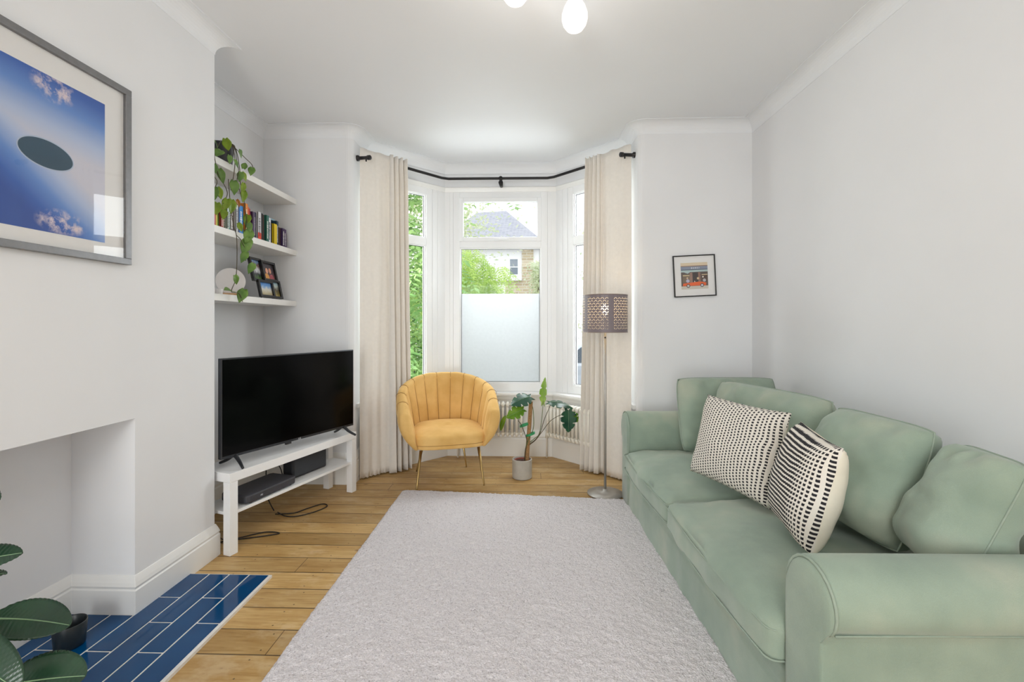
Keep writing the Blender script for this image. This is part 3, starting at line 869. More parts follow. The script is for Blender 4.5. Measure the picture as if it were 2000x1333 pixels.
for sgn, A_, B_ in ((1, (-1.372, 3.655, 2.612), (-1.245, 3.600, 2.597)), (-1, (.862, 3.655, 2.612), (.735, 3.600, 2.597))):
    b = BM(); A_, B_ = Vector(A_)-O_, Vector(B_)-O_; D = (B_-A_).normalized()
    tube(b, [A_, A_+D*.01, A_+D*.012, B_-D*.03, B_-D*.028, B_-D*.004, B_], [.024, .024, .0135, .0135, .019, .019, .014], 14)
    tube(b, [B_-D*.045, B_-D*.045+Vector((0, 0, -.03))], .006, 8)
    obj('end_bracket', b, M['black'], rod, smooth=True)

def curtain(path, amps, label, seed, top=2.70, bot=.012, spread=.02, w0=14):
    """path: points in plan; amps: per point (wave amplitude); waves get tighter where gathered"""
    P = [Vector(p) for p in path]; n = 420
    cum = [0]
    for a, c in zip(P, P[1:]): cum.append(cum[-1]+(c-a).length)
    L = cum[-1]
    def at(s):
        d = s*L
        for i in range(len(P)-1):
            if d <= cum[i+1] or i == len(P)-2:
                t = (d-cum[i])/(cum[i+1]-cum[i]); q = P[i].lerp(P[i+1], t); A = amps[i]*(1-t)+amps[i+1]*t
                tg = (P[i+1]-P[i]).normalized(); return q, Vector((tg.y, -tg.x)), A, tg
    cen = sum(P, Vector((0, 0)))/len(P)
    phs = []; ph = 0
    for i in range(n+1):
        q, nn, A, tg = at(i/n); phs.append(ph); ph += (w0+(A/.03)*80)*(L/n)
    b = BM()
    def fn(u, v):
        i = round(u*n); q, nn, A, tg = at(i/n)
        z = bot+(top-bot)*v
        ph = phs[i]+nz((i*.01, z*.35, seed), 1.5)*1.4*(1-v*.7)
        k = .62+.55*(1-v)
        w = sin(ph)*A*k+sin(ph*2.1+seed)*A*.18*k
        low = (1-v)**1.5
        mid = Vector((0, 0))
        q2 = q+nn*(w+nz((i*.02, z*.8, seed+4), 1.3)*.006+.02*low)+tg*((i/n-.5)*spread*low)
        if v > .955: q2 = q2+nn*(-.15*w)     # header tape
        zz = z+(nz((i*.03, 0, seed), 2)*.006 if v < .01 else 0)+(.004*sin(ph*2) if v > .99 else 0)
        return (q2.x-cen.x, q2.y-cen.y, zz)
    grid(b, n, 46, fn)
    o = obj('curtain', b, M['curtain'], smooth=True, loc=(cen.x, cen.y, 0))
    m = o.modifiers.new('thick', 'SOLIDIFY'); m.thickness = .0025
    tag(o, label, 'curtain')
# (the fabric hangs on the room side of the rod)
curtain([(-1.352, 3.66), (-1.325, 3.685), (-1.27, 3.745), (-1.215, 3.80), (-1.175, 3.84), (-1.15, 3.84), (-1.045, 3.965)], [.003, .004, .003, .003, .004, .040, .046],
        'cream cotton curtain drawn back on the left of the bay behind the armchair', 3, spread=.02)
curtain([(.525, 3.975), (.62, 3.865), (.645, 3.855), (.70, 3.785), (.78, 3.70), (.835, 3.655)], [.054, .046, .004, .004, .003, .003],
        'cream cotton curtain drawn back on the right of the bay behind the floor lamp', 12, spread=.02)

# ================================================================== FLOOR LAMP
def lamp():
    root = thing('floor_lamp', 'floor lamp with perforated grey drum shade on a thin metal pole', 'floor lamp', (.585, 3.40, 0))
    b = BM(); lathe(b, [(0, .0005), (.128, .0005), (.132, .006), (.131, .012), (.06, .019), (.02, .026), (.016, .04), (0, .04)], 48); obj('base', b, M['steel'], root, smooth=True)
    b = BM(); tube(b, [(0, 0, .03), (0, 0, 1.30)], .0095, 12); tube(b, [(0, 0, 1.17), (0, 0, 1.19)], .006, 8); obj('pole', b, M['steel'], root, smooth=True)
    # pull-switch dot
    b = BM(); tube(b, [(-.002, -.009, 1.165), (-.002, -.015, 1.165)], .006, 10); obj('switch', b, M['black'], root)
    # perforated shade: a cylinder wall with scale-shaped slots cut by an alpha-free mesh pattern
    Rr, z0, z1 = .162, 1.205, 1.478
    t = NT('perforated_shade_metal'); co = t.coord('UV'); x, y, z = t.xyz(co)
    # scallop slots: thin crescents in staggered rows
    nu, nv = 32, 14
    U = t.math('MULTIPLY', x, nu); V = t.math('MULTIPLY', y, nv)
    row = t.math('FLOOR', V); U2 = t.math('ADD', U, t.math('MULTIPLY', t.math('MODULO', row, 2), .5))
    fu = t.math('MULTIPLY', t.math('SUBTRACT', t.math('FRACT', U2), .5), 1.62); fv = t.math('SUBTRACT', t.math('FRACT', V), .14)
    d = t.math('SQRT', t.math('ADD', t.math('POWER', fu, 2), t.math('POWER', fv, 2)))
    cres = t.math('MULTIPLY', t.math('GREATER_THAN', d, .50), t.math('LESS_THAN', d, .63))
    cres = t.math('MULTIPLY', cres, t.math('GREATER_THAN', fv, .04))
    # solid vertical bands and rims
    band = t.math('GREATER_THAN', t.math('FRACT', t.math('ADD', t.math('MULTIPLY', x, 5), .28)), .2)
    rim = t.math('MULTIPLY', t.math('GREATER_THAN', y, .06), t.math('LESS_THAN', y, .95))
    hole = t.math('MULTIPLY', t.math('MULTIPLY', cres, band), rim)
    gm = t.n('ShaderNodeNewGeometry'); t.base(t.mix(gm.outputs['Backfacing'], S(122, 112, 116), S(240, 232, 215))); t.set(Roughness=.5)
    tr = t.n('ShaderNodeBsdfTransparent'); mx = t.n('ShaderNodeMixShader'); t.l(hole, mx.inputs[0]); t.l(t.b.outputs[0], mx.inputs[1]); t.l(tr.outputs[0], mx.inputs[2]); t.l(mx.outputs[0], t.out.inputs[0])
    b = BM(); uv = b.loops.layers.uv.new('UVMap'); n = 96
    A = [[b.verts.new((Rr*cos(2*pi*k/n), Rr*sin(2*pi*k/n), z)) for k in range(n)] for z in (z0, z1)]
    for k in range(n):
        f = b.faces.new((A[0][k], A[0][(k+1) % n], A[1][(k+1) % n], A[1][k]))
        for l, (uu, vv) in zip(f.loops, ((k/n, 0), ((k+1)/n, 0), ((k+1)/n, 1), (k/n, 1))): l[uv].uv = (uu, vv)
    sh = obj('lamp_shade', b, t.m, root, smooth=True)
    rimm = simple('shade_rim_metal', S(150, 132, 120), .4, .4)
    for z in (z0, z1):
        b = BM(); tube(b, [(Rr*cos(2*pi*k/n), Rr*sin(2*pi*k/n), z) for k in range(n+1)], .0025, 6); obj('shade_rim', b, rimm, sh, smooth=True)
    b = BM()
    for a in (30, 150, 270): tube(b, [(0.0, .0, z0+.09), (Rr*cos(R(a)), Rr*sin(R(a)), z0+.002)], .0018, 6)
    obj('shade_carrier', b, rimm, sh, smooth=True)
    b = BM(); lathe(b, [(0, 1.30), (.018, 1.30), (.018, 1.335), (0, 1.335)], 16); obj('socket', b, M['candle'], root, smooth=True)
    e = NT('warm_bulb_glow'); em = e.n('ShaderNodeEmission'); em.inputs[0].default_value = (1, .74, .42, 1); em.inputs[1].default_value = 14; e.l(em.outputs[0], e.out.inputs[0])
    b = BM(); lathe(b, [(0, 1.335), (.013, 1.336), (.02, 1.352), (.03, 1.375), (.03, 1.39), (.022, 1.406), (.01, 1.413), (0, 1.415)], 20); obj('bulb', b, e.m, root, smooth=True)
lamp()

# ================================================================== CEILING LIGHT
def ceiling_light():
    cx, cy = .05, 1.72
    root = thing('ceiling_light', 'ceiling light with warm glowing egg-shaped glass bulbs', 'ceiling light', (cx, cy, H))
    b = BM(); lathe(b, [(0, 0), (.09, 0), (.09, -.02), (.03, -.035), (.012, -.05), (0, -.05)], 32); obj('ceiling_plate', b, M['candle'], root, smooth=True)
    e = NT('opal_glass_glow'); co = e.coord('Object'); em = e.n('ShaderNodeEmission')
    lw = e.n('ShaderNodeLayerWeight'); lw.inputs[0].default_value = .35
    em.inputs[0].default_value = (1, .93, .84, 1); em.inputs[1].default_value = 1.15; e.l(em.outputs[0], e.out.inputs[0])
    for (x, y, zb, tx) in ((.218, 2.06, 2.585, 6), (-.045, 1.87, 2.580, 0), (.0, 1.4, 2.60, 0)):
        dx, dy = x-cx, y-cy
        zt = zb+.16-H
        b = BM(); tube(b, spline([(0, 0, -.04), (dx*.5, dy*.5, -.035), (dx*.9, dy*.9, -.02), (dx, dy, zt-.005)], 6), .007, 8)
        tube(b, [(dx, dy, zt-.01), (dx, dy, zt+.018)], .02, 14); a = obj('arm', b, M['candle'], root, smooth=True)
        b = BM(); pr = [(0, 0), (.02, .0035), (.038, .014), (.052, .034), (.0585, .06), (.057, .082), (.048, .110), (.034, .135), (.022, .152), (.018, .16), (0, .16)]
        lathe(b, pr, 28); obj('bulb', b, e.m, a, smooth=True, loc=(dx, dy, zb-H))
        l = bpy.data.lights.new('bulb_light', 'POINT'); l.energy = 1.4; l.shadow_soft_size = .06; l.color = (1, .93, .85)
        lo = bpy.data.objects.new('bulb_light', l); COL.objects.link(lo); lo.location = (x, y, zb-.07)
ceiling_light()

# ================================================================== TV BENCH, TV, BOXES, CABLES
ang = atan2(3.416-2.422, -1.286+1.611)   # direction of the bench front edge
bd = thing('tv_bench', 'long low white tv bench with lower shelf angled across the alcove', 'tv bench', (-1.611, 2.424, 0), ang)
LB, DB = 1.04, .27
# local x along the front edge (towards the window), local y away from the room (front face at y=0)
b = BM(); box(b, 0, LB, 0, DB, .40, .45); obj('tabletop', b, M['lacquer'], bd, bev=.0015)
for x, y in ((0, 0), (LB-.05, 0), (0, DB-.05), (LB-.05, DB-.05)):
    b = BM(); box(b, x+.0005, x+.0495, y+.0005, y+.0495, 0.001, .3995); obj('leg', b, M['lacquer'], bd, bev=.001)
b = BM(); box(b, .012, LB-.012, .05, DB-.05, .215, .232); box(b, .05, LB-.05, .012, .05, .215, .232); box(b, .05, LB-.05, DB-.05, DB-.012, .215, .232)
obj('lower_shelf', b, M['lacquer'], bd, bev=.001)
def bw(x, y, z):   # bench-local to world
    return Vector((-1.611+x*cos(ang)-y*sin(ang), 2.424+x*sin(ang)+y*cos(ang), z))

# television
ta = atan2(.90, .41)
T0 = Vector((-1.695, 2.475, 0)); TW, TH = .975, .565
tv = thing('television', 'large black flat-screen television standing on the white bench', 'television', (T0.x, T0.y, .4535), ta)
zb = .055
b = BM(); box(b, 0, TW, 0, .028, zb, zb+TH); o = obj('casing', b, M['bezel'], tv, bev=.003)
b = BM(); box(b, .06, TW-.06, .028, .06, zb+.03, zb+.36); obj('back_housing', b, M['blackpl'], tv, bev=.01)
t = NT('tv_screen_glass'); t.base((.0012, .0012, .0014, 1)); t.set(Roughness=.12); t.b.inputs['Specular IOR Level'].default_value = .14
b = BM(); box(b, .008, TW-.008, -.0015, .004, zb+.016, zb+TH-.008); obj('screen', b, t.m, tv)
def foot(x, flip):
    b = BM()
    for s in (-1, 1):
        y1 = .016+s*.105
        pts = [Vector((x, .016+s*.012, zb+.004)), Vector((x-.004*flip, .016+s*.055, .030)), Vector((x-.018*flip, y1, .006))]
        P = spline(pts, 5)
        tube(b, P, [.012-.005*i/len(P) for i in range(len(P))], 8)
    tube(b, [(x, .005, zb+.004), (x, .027, zb+.004)], .013, 8)
    obj('foot', b, M['blackpl'], tv, smooth=True)
foot(.085, 1); foot(TW-.085, -1)
b = BM(); box(b, TW/2-.07-.012, TW/2-.07+.03, .0, .012, zb-.012, zb); obj('sensor', b, M['blackpl'], tv, bev=.002)

def text_mesh(name, body, size, mat, parent, loc, rot, ext=.0004, align='CENTER'):
    cu = bpy.data.curves.new(name, 'FONT'); cu.body = body; cu.size = size; cu.extrude = ext; cu.align_x = align; cu.align_y = 'CENTER'
    tmp = bpy.data.objects.new(name+'_c', cu); COL.objects.link(tmp)
    dg = bpy.context.evaluated_depsgraph_get(); dg.update()
    me = bpy.data.meshes.new_from_object(tmp.evaluated_get(dg)); bpy.data.objects.remove(tmp)
    me.materials.clear(); me.materials.append(mat)
    o = bpy.data.objects.new(name, me); COL.objects.link(o); o.parent = parent; o.location = loc; o.rotation_euler = rot; return o
text_mesh('logo', 'LG', .016, flat('silver_logo', S(240, 240, 245), .3, .2), tv, (TW/2+.02, -.0012, zb+.0075), (R(90), 0, 0))

# set-top box and dark panel on the lower shelf
bx_ = thing('set_top_box', 'dark grey rounded set-top box lying on the near half of the bench shelf', 'media box', tuple(bw(.30, .135, .2325)), ang+R(3))
b = BM(); prism(b, [(-.19, -.10), (-.17, -.115), (.17, -.115), (.19, -.10), (.19, .075), (.17, .09), (-.17, .09), (-.19, .075)], .006, .052); o = obj('casing', b, M['darkgrey'], bx_, bev=.008)
for x in (-.15, .15):
    for y in (-.09, .07):
        b = BM(); tube(b, [(x, y, .0005), (x, y, .008)], .012, 10); obj('foot', b, M['leg_rubber'], bx_)
text_mesh('logo', 'sky', .014, flat('pale_logo', S(200, 200, 206), .5), bx_, (-.09, -.1155, .029), (R(90), 0, 0))
sp = thing('speaker_box', 'black box standing upright on the far half of the bench shelf', 'speaker', tuple(bw(.69, .15, .2325)), ang)
b = BM(); box(b, -.155, .155, -.045, .045, .001, .158); obj('casing', b, M['blackpl'], sp, bev=.012)
b = BM(); box(b, -.143, .143, -.0475, -.044, .014, .146); obj('front_cloth', b, simple('dark_speaker_cloth', S(60, 62, 66), .95, var=.12, nscale=300), sp, bev=.002)

def cable(pts, label, r=.0035, group=None):
    b = BM(); tube(b, spline(pts, 8), r, 6); o = obj('cable', b, M['cablem'], smooth=True); tag(o, label, 'cable', group); return o
fz = .0045
cable([bw(.02, .20, .20), bw(.05, .19, .10), bw(.10, .17, .02), bw(.18, .10, fz), bw(.26, .0, fz), bw(.30, -.03, fz), bw(.28, .06, fz), bw(.16, .15, fz), bw(.06, .22, fz)], 'black cable looping on the floor behind the near leg of the bench')
cable([bw(.50, .20, .02), bw(.50, .14, fz), bw(.52, .06, fz), bw(.62, .0, fz), bw(.72, -.01, fz), bw(.74, .05, fz), bw(.64, .09, fz), bw(.55, .12, fz), bw(.5, .22, fz)], 'black cable looping on the floor under the middle of the bench')
cable([bw(.515, .16, .2365), bw(.52, .175, .25), bw(.52, .20, .31), bw(.51, .255, .37), bw(.50, .29, .40), bw(.50, .30, .30), bw(.50, .29, .12), bw(.49, .22, .03)], 'black cable rising behind the set-top box under the bench top')

# ================================================================== SHELVES
SY0, SY1 = 2.431, YF
for z, lab in ((2.212, 'topmost white floating shelf, carrying the trailing plant'), (1.806, 'middle white floating shelf, carrying the row of books'), (1.405, 'lowest white floating shelf, carrying the photo frames')):
    b = BM(); box(b, XL, -1.822, SY0, SY1, z, z+.042); o = obj('floating_shelf', b, M['shelf'], bev=.002)
    tag(o, lab, 'shelf', 'white shelves in the alcove')

# books: (px left, px right, top height above shelf, colour, text colour, lean)
books = [
 (414.5, 420, .115, (206, 60, 72), 0), (420.5, 425.5, .125, (236, 212, 70), 0), (425.5, 430, .125, (110, 150, 60), 0), (430, 434.5, .14, (206, 96, 88), 1),
 (434.5, 437.5, .15, (228, 214, 190), 0), (437.5, 441.5, .15, (146, 104, 70), 1), (442, 446, .155, (200, 216, 206), 1), (446, 450, .155, (98, 152, 140), 1),
 (450.5, 459, .16, (104, 86, 78), 1), (459.5, 463.5, .2, (240, 240, 240), 1), (463.5, 468, .205, (40, 60, 110), 0), (468.5, 477.5, .2, (46, 140, 216), 1),
 (477.5, 483, .225, (238, 140, 40), 1), (483, 487, .21, (226, 92, 40), 0), (487, 491, .205, (196, 40, 48), 0), (491.5, 496, .19, (70, 44, 84), 0),
 (496, 499.5, .19, (86, 78, 110), 1), (499.5, 502.5, .195, (60, 56, 76), 0), (502.5, 509, .205, (220, 220, 224), 2), (509, 514, .205, (26, 24, 26), 0),
 (514, 518, .2, (84, 62, 52), 0), (518.5, 524, .205, (44, 110, 96), 1), (524, 529.5, .195, (226, 228, 236), 1), (530, 533, .16, (24, 22, 28), 0),
 (533.5, 540, .165, (238, 206, 30), 0), (540, 544, .195, (36, 66, 84), 1), (544.5, 550, .155, (70, 48, 40), 0), (550, 555.5, .155, (74, 52, 98), 1), (555.5, 560, .155, (90, 64, 112), 1)]
names = ['short red', 'short yellow', 'short green', 'short salmon', 'thin cream', 'thin brown', 'pale mint', 'teal', 'grey-brown', 'tall white', 'navy', 'bright blue', 'tall orange', 'dark orange', 'crimson', 'dark purple', 'slate violet', 'charcoal', 'silver-white', 'glossy black', 'brown', 'forest green', 'white and blue', 'thin black', 'bright yellow', 'dark teal', 'chocolate', 'purple', 'leaning plum']
zs = 1.8485
for i, (a, c, hh, colr, txt) in enumerate(books):
    xf = -1.875-.012*((i*7) % 3)/2
    y0 = at_x(a, 440, -1.88).y; y1 = at_x(c, 440, -1.88).y
    if y0 < SY0+.002: y0 = SY0+.003
    th = y1-y0-.0015; dp = .13+.02*((i*5) % 4)/3
    root_bm = BM(); cth = .0022
    box(root_bm, xf-dp, xf, -th/2, -th/2+cth, 0, hh); box(root_bm, xf-dp, xf, th/2-cth, th/2, 0, hh); box(root_bm, xf-.003, xf, -th/2, th/2, 0, hh)
    if txt:
        random.seed(i); z = hh*.18
        while z < hh*.8:
            l = random.uniform(.003, .009); w_ = th*random.uniform(.25, .45)
            box(root_bm, xf-.001, xf+.0004, -w_/2, w_/2, z, z+l, 1); z += l+.003
    if txt == 2: box(root_bm, xf-.001, xf+.0003, -th/2, th/2, .0, .06, 2)
    tc = (245, 245, 240) if sum(colr) < 450 else (50, 50, 60)
    for v in root_bm.verts: v.co.x -= xf
    ym = (y0+y1)/2
    o = obj('book', root_bm, [flat('cover_%d' % i, S(*colr), .45), flat('spine_text_%d' % i, S(*tc), .5), flat('spine_red', S(232, 70, 40), .5)], loc=(xf, ym, zs-.0003))
    tag(o, names[i]+' book standing on the middle alcove shelf', 'book', 'books on the middle shelf')
    pg = BM(); box(pg, -dp+.003, -.004, -th/2+cth+.0002, th/2-cth-.0002, .003, hh-.003); obj('pages', pg, flat('paper', S(232, 226, 210), .9), o)
    if i == len(books)-1: o.rotation_euler = (R(3.5), 0, 0); o.location.y += .004
# a wide pale-blue book lying across the tops at the far end of the row
b = BM(); box(b, -.06, .06, -.068, .06, 0, .012); o = obj('book', b, flat('paleblue_cover', S(150, 186, 204), .5), loc=(-1.965, 3.33, zs+.196)); tag(o, 'pale blue book lying flat on top of the upright books', 'book', 'books on the middle shelf')
b = BM(); box(b, -.056, .0595, -.065, .057, .002, .010); obj('pages', b, flat('paper', S(232, 226, 210), .9), o)

# collage photo frame leaning on the lowest shelf
cf = thing('photo_frame', 'black collage frame of four family photos leaning on the lowest shelf', 'photo frame', (-1.872, 3.27, 1.4515), 0)
cf.rotation_euler = (R(0), R(-12), 0)
def cpic(y0, y1, z0, z1, dx, seed, cols, blobs=()):
    b = BM(); w = .017
    for (ya, yb, za, zb2) in ((y0, y1, z0, z0+w), (y0, y1, z1-w, z1), (y0, y0+w, z0+w, z1-w), (y1-w, y1, z0+w, z1-w)): box(b, dx, dx+.02, ya, yb, za, zb2)
    box(b, dx, dx+.004, y0+w, y1-w, z0+w, z1-w)
    f = obj('frame', b, M['frame_black'], cf, bev=.0015)
    t = NT('family_photo'); co = t.coord(); x, y, z = t.xyz(co)
    zz = t.math('DIVIDE', t.math('SUBTRACT', z, z0), z1-z0)
    n = t.math('MULTIPLY', t.math('SUBTRACT', t.noise(co, 45, 3), .5), .35)
    t.base(t.ramp(t.math('ADD', zz, n), [((k+.5)/len(cols), S(*c_)) for k, c_ in enumerate(cols)])); t.set(Roughness=.15)
    b = BM(); box(b, dx+.004, dx+.006, y0+w, y1-w, z0+w, z1-w)
    ph = obj('photo', b, t.m, f)
    for k, (cy_, cz_, ry_, rz2, cc) in enumerate(blobs):
        b = BM(); xx = dx+.0062+.0002*k; n_ = 20
        b.faces.new([b.verts.new((xx, cy_+ry_*cos(2*pi*i/n_), cz_+rz2*sin(2*pi*i/n_))) for i in range(n_)])
        obj('figure', b, flat('photo_%d_%d_%d' % cc, S(*cc), .4), ph, recalc=False)
cpic(-.185, -.05, .115, .285, .0, 1, [(90, 130, 60), (60, 60, 70), (220, 220, 224), (120, 90, 80), (130, 170, 214)])
cpic(-.065, .115, .125, .275, .008, 2, [(120, 70, 60), (110, 80, 80), (80, 66, 72), (70, 60, 66), (60, 56, 60)],
     [(-.005, .155, .030, .030, (222, 158, 78)), (.055, .152, .030, .030, (168, 74, 84)), (.005, .205, .016, .021, (224, 164, 134)), (.045, .208, .016, .021, (214, 150, 122))])
cpic(-.15, .035, .0, .125, .008, 3, [(160, 140, 96), (200, 190, 160), (216, 214, 206), (110, 160, 216), (80, 136, 210)])
cpic(.025, .15, -.0, .14, .0, 4, [(168, 150, 84), (130, 116, 60), (90, 80, 60), (190, 200, 190), (150, 190, 210)])
b = BM(); tube(b, [(-.005, 0, .18), (-.07, 0, .0)], .006, 6); obj('stand', b, M['frame_black'], cf)

# round white mirror-like disc on a wooden stand, candle pots
dsk = thing('round_mirror', 'round white disc mirror on a small wooden stand on the lowest shelf', 'mirror', (-1.885, 2.845, 1.4475), R(38))
b = BM(); seg = 48
for y0, y1, rr in ((-.006, .006, .083),):
    A = [b.verts.new((rr*cos(2*pi*k/seg), y0, .092+rr*sin(2*pi*k/seg))) for k in range(seg)]; B = [b.verts.new((rr*cos(2*pi*k/seg), y1, .092+rr*sin(2*pi*k/seg))) for k in range(seg)]
    b.faces.new(A); b.faces.new(B[::-1])
    for k in range(seg): b.faces.new((A[k], A[(k+1) % seg], B[(k+1) % seg], B[k]))
obj('disc', b, M['candle'], dsk, bev=.002)
b = BM(); box(b, -.05, .065, -.03, .03, 0, .014); box(b, .052, .065, -.012, .012, .014, .045); obj('stand', b, M['wood_light'], dsk, bev=.003)
for x, y, rr, hh, lab in ((-1.87, 2.640, .022, .036, 'small white candle pot beside the chimney breast on the lowest shelf'), (-1.865, 2.705, .02, .032, 'small white candle pot next to the round mirror on the lowest shelf')):
    b = BM(); lathe(b, [(0, 0), (rr, 0), (rr, hh), (rr-.003, hh), (rr-.003, hh-.01), (0, hh-.01)], 24)
    o = obj('candle_pot', b, M['candle'], smooth=False, loc=(x, y, 1.4475), bev=.001); tag(o, lab, 'candle pot', 'candle pots on the lowest shelf')
    b = BM(); tube(b, [(0, 0, hh-.01), (0, .001, hh+.002)], .001, 5); obj('wick', b, M['black'], o)

# ================================================================== LEAVES / PLANTS
def leaf(bm, base, d, up, L, W, droop=.4, fold=.15, kind='heart', nu=10, nv=8, mi=0, curl=0.0, ribs=0):
    d = Vector(d).normalized(); s, u = frame_at(d, Vector(up).normalized())
    def wid(t):
        if kind == 'heart': return W*(sin(pi*min(1, t*1.02)**.62)**.85)*(1-.08*t)
        if kind == 'oval': return W*(max(0, 1-(2*t-1)**2)**.62)
        if kind == 'mon': return W*(sin(pi*min(1, t)**.66)**.75)
        return W*sin(pi*t)
    pos = [Vector(base)]; ang_ = 0; dd = d.copy()
    for i in range(nu):
        dd = d*cos(droop*(i+.5)/nu)-u*sin(droop*(i+.5)/nu); pos.append(pos[-1]+dd*(L/nu))
    g = []
    for i in range(nu+1):
        t = i/nu; w = max(wid(t), .0008 if 0 < i < nu else .0004)
        a = droop*t; dd = d*cos(a)-u*sin(a); uu = u*cos(a)+d*sin(a); row = []
        for j in range(nv+1):
            q = -1+2*j/nv; ww = w
            if kind == 'mon' and abs(q) > .45: 
                k = max(0, cos(2*pi*(t*3.3+.1)))**4
                if .22 < t < .88: ww = w*(1-.5*k*(abs(q)-.45)/.55)
            p = pos[i]+s*(q*ww)+uu*(fold*abs(q)*ww-curl*q*q*ww)
            if ribs: p += uu*(ribs*sin((t*L-abs(q)*w*.45)*2*pi/.011)*min(1, abs(q)*4))
            if kind == 'heart' and i == 0: p = pos[0]-dd*(L*.10)*abs(q)**.7+s*(q*W*.42)
            if kind == 'mon' and i == 0: p = pos[0]-dd*(L*.14)*abs(q)**.7+s*(q*W*.5)
            row.append(bm.verts.new(p))
        g.append(row)
    for i in range(nu):
        for j in range(nv):
            f = bm.faces.new((g[i][j], g[i+1][j], g[i+1][j+1], g[i][j+1])); f.material_index = mi
    return pos

def leafobj(name, base, d, up, L, W, mat, parent, o0, rib=None, thick=.0007, label=None, **kw):
    b = BM(); pos = leaf(b, Vector(base)-Vector(o0), d, up, L, W, **kw)
    o = obj(name, b, mat, parent, smooth=True); m = o.modifiers.new('t', 'SOLIDIFY'); m.thickness = thick
    if rib:
        b = BM(); s, u = frame_at(Vector(d), Vector(up)); tube(b, [p+u*.0006 for p in pos[:-1]], [rib*(1-.7*i/len(pos)) for i in range(len(pos)-1)], 5); obj('midrib', b, M['midrib'], o, smooth=True)
    if label: o['label'] = label
    return o

# trailing pothos on the top shelf
PP = (-1.905, 2.80, 2.2545)
pl = thing('trailing_plant', 'trailing heart-leaved plant in a dark pot hanging from the top shelf', 'plant', PP)
b = BM(); lathe(b, [(0, 0), (.048, 0), (.05, .004), (.064, .125), (.067, .125), (.067, .14), (.06, .14), (.058, .125), (0, .12)], 32); obj('pot', b, simple('charcoal_plastic_pot', S(48, 48, 52), .4), pl, smooth=False)
b = BM(); lathe(b, [(0, .118), (.057, .118), (.056, .124), (0, .128)], 24); obj('soil', b, M['soil'], pl)
def V(px, py, x): return at_x(px, py, x)
vines = [
 [(440, 276, -1.86), (452, 284, -1.81), (457, 296, -1.80), (459, 318, -1.795), (456, 345, -1.79), (451, 372, -1.79)],
 [(442, 275, -1.86), (458, 288, -1.82), (462, 310, -1.80), (466, 335, -1.79), (463, 352, -1.79), (468, 372, -1.79), (474, 395, -1.79)],
 [(443, 277, -1.85), (462, 292, -1.81), (478, 308, -1.80), (492, 322, -1.80), (494, 334, -1.80)],
 [(432, 274, -1.86), (420, 300, -1.80), (421, 318, -1.795), (428, 345, -1.79), (440, 365, -1.79), (444, 380, -1.79), (436, 398, -1.79)],
 [(425, 280, -1.84), (418, 310, -1.80), (417, 340, -1.79), (424, 355, -1.79), (419, 372, -1.79), (428, 385, -1.79)],
 [(444, 276, -1.85), (460, 290, -1.80), (468, 330, -1.79), (470, 360, -1.79), (478, 380, -1.79), (477, 400, -1.79), (482, 430, -1.785), (478, 452, -1.785)],
 [(446, 350, -1.79), (450, 400, -1.79), (456, 440, -1.785), (462, 462, -1.785), (463, 500, -1.785), (462, 530, -1.785), (460, 548, -1.785), (452, 570, -1.78), (466, 573, -1.78), (474, 590, -1.78)],
 [(462, 460, -1.785), (470, 468, -1.785), (476, 480, -1.785), (480, 490, -1.785), (480, 510, -1.785)]]
for vn in vines:
    b = BM(); pts = [V(*q)-Vector(PP) for q in vn]; tube(b, spline(pts, 5), .0022, 6); obj('vine', b, M['stem_dark'], pl, smooth=True)
lv = [  # px, py, size px, angle of tip (deg, picture plane; -90 = down), material
 (472, 303, 22, -20, 0), (478, 322, 21, 60, 0), (491, 335, 18, -110, 0), (469, 346, 20, -100, 0), (478, 346, 18, -60, 1), (458, 367, 27, -95, 0),
 (433, 345, 26, -80, 0), (475, 368, 21, -100, 1), (418, 380, 26, -100, 0), (430, 379, 22, -60, 1), (423, 408, 22, -100, 1), (441, 400, 24, -110, 1), (453, 404, 26, -95, 1),
 (476, 384, 24, -100, 1), (427, 298, 24, -140, 0), (424, 283, 20, -20, 0), (444, 284, 22, -60, 1), (466, 398, 15, -60, 2), (482, 430, 22, -110, 1), (487, 444, 22, -85, 0),
 (484, 462, 32, -120, 0), (479, 483, 32, -105, 0), (485, 478, 26, -80, 0), (476, 503, 24, -120, 0), (490, 525, 26, -125, 0), (462, 548, 20, -60, 0), (447, 566, 24, 170, 0), (472, 578, 28, -120, 0),
 (449, 312, 16, -90, 0), (462, 320, 15, -60, 0), (420, 330, 16, -80, 0), (437, 420, 18, -90, 1), (470, 445, 18, -60, 1)]
for px, py, sz, an, mi in lv:
    c = V(px, py, -1.782+random.uniform(-.006, .014)); Ls = sz/310*1.02
    a = R(an); d = Vector((random.uniform(-.15, .25), cos(a), sin(a)))
    # the shelf edge faces the room, so the blade faces +x and a little towards the camera
    up = Vector((1+random.uniform(-.6, .4), -.8+random.uniform(-.5, .5), .35+random.uniform(-.3, .5)))
    leafobj('leaf', c-d.normalized()*Ls*.5, d, up, Ls, Ls*random.uniform(.27, .40), (M['leaf_pothos'], M['leaf_pothos_olive'], M['leaf_pothos_brown'])[mi], pl, PP, droop=random.uniform(.1, .5), fold=.22, nu=8, nv=6)

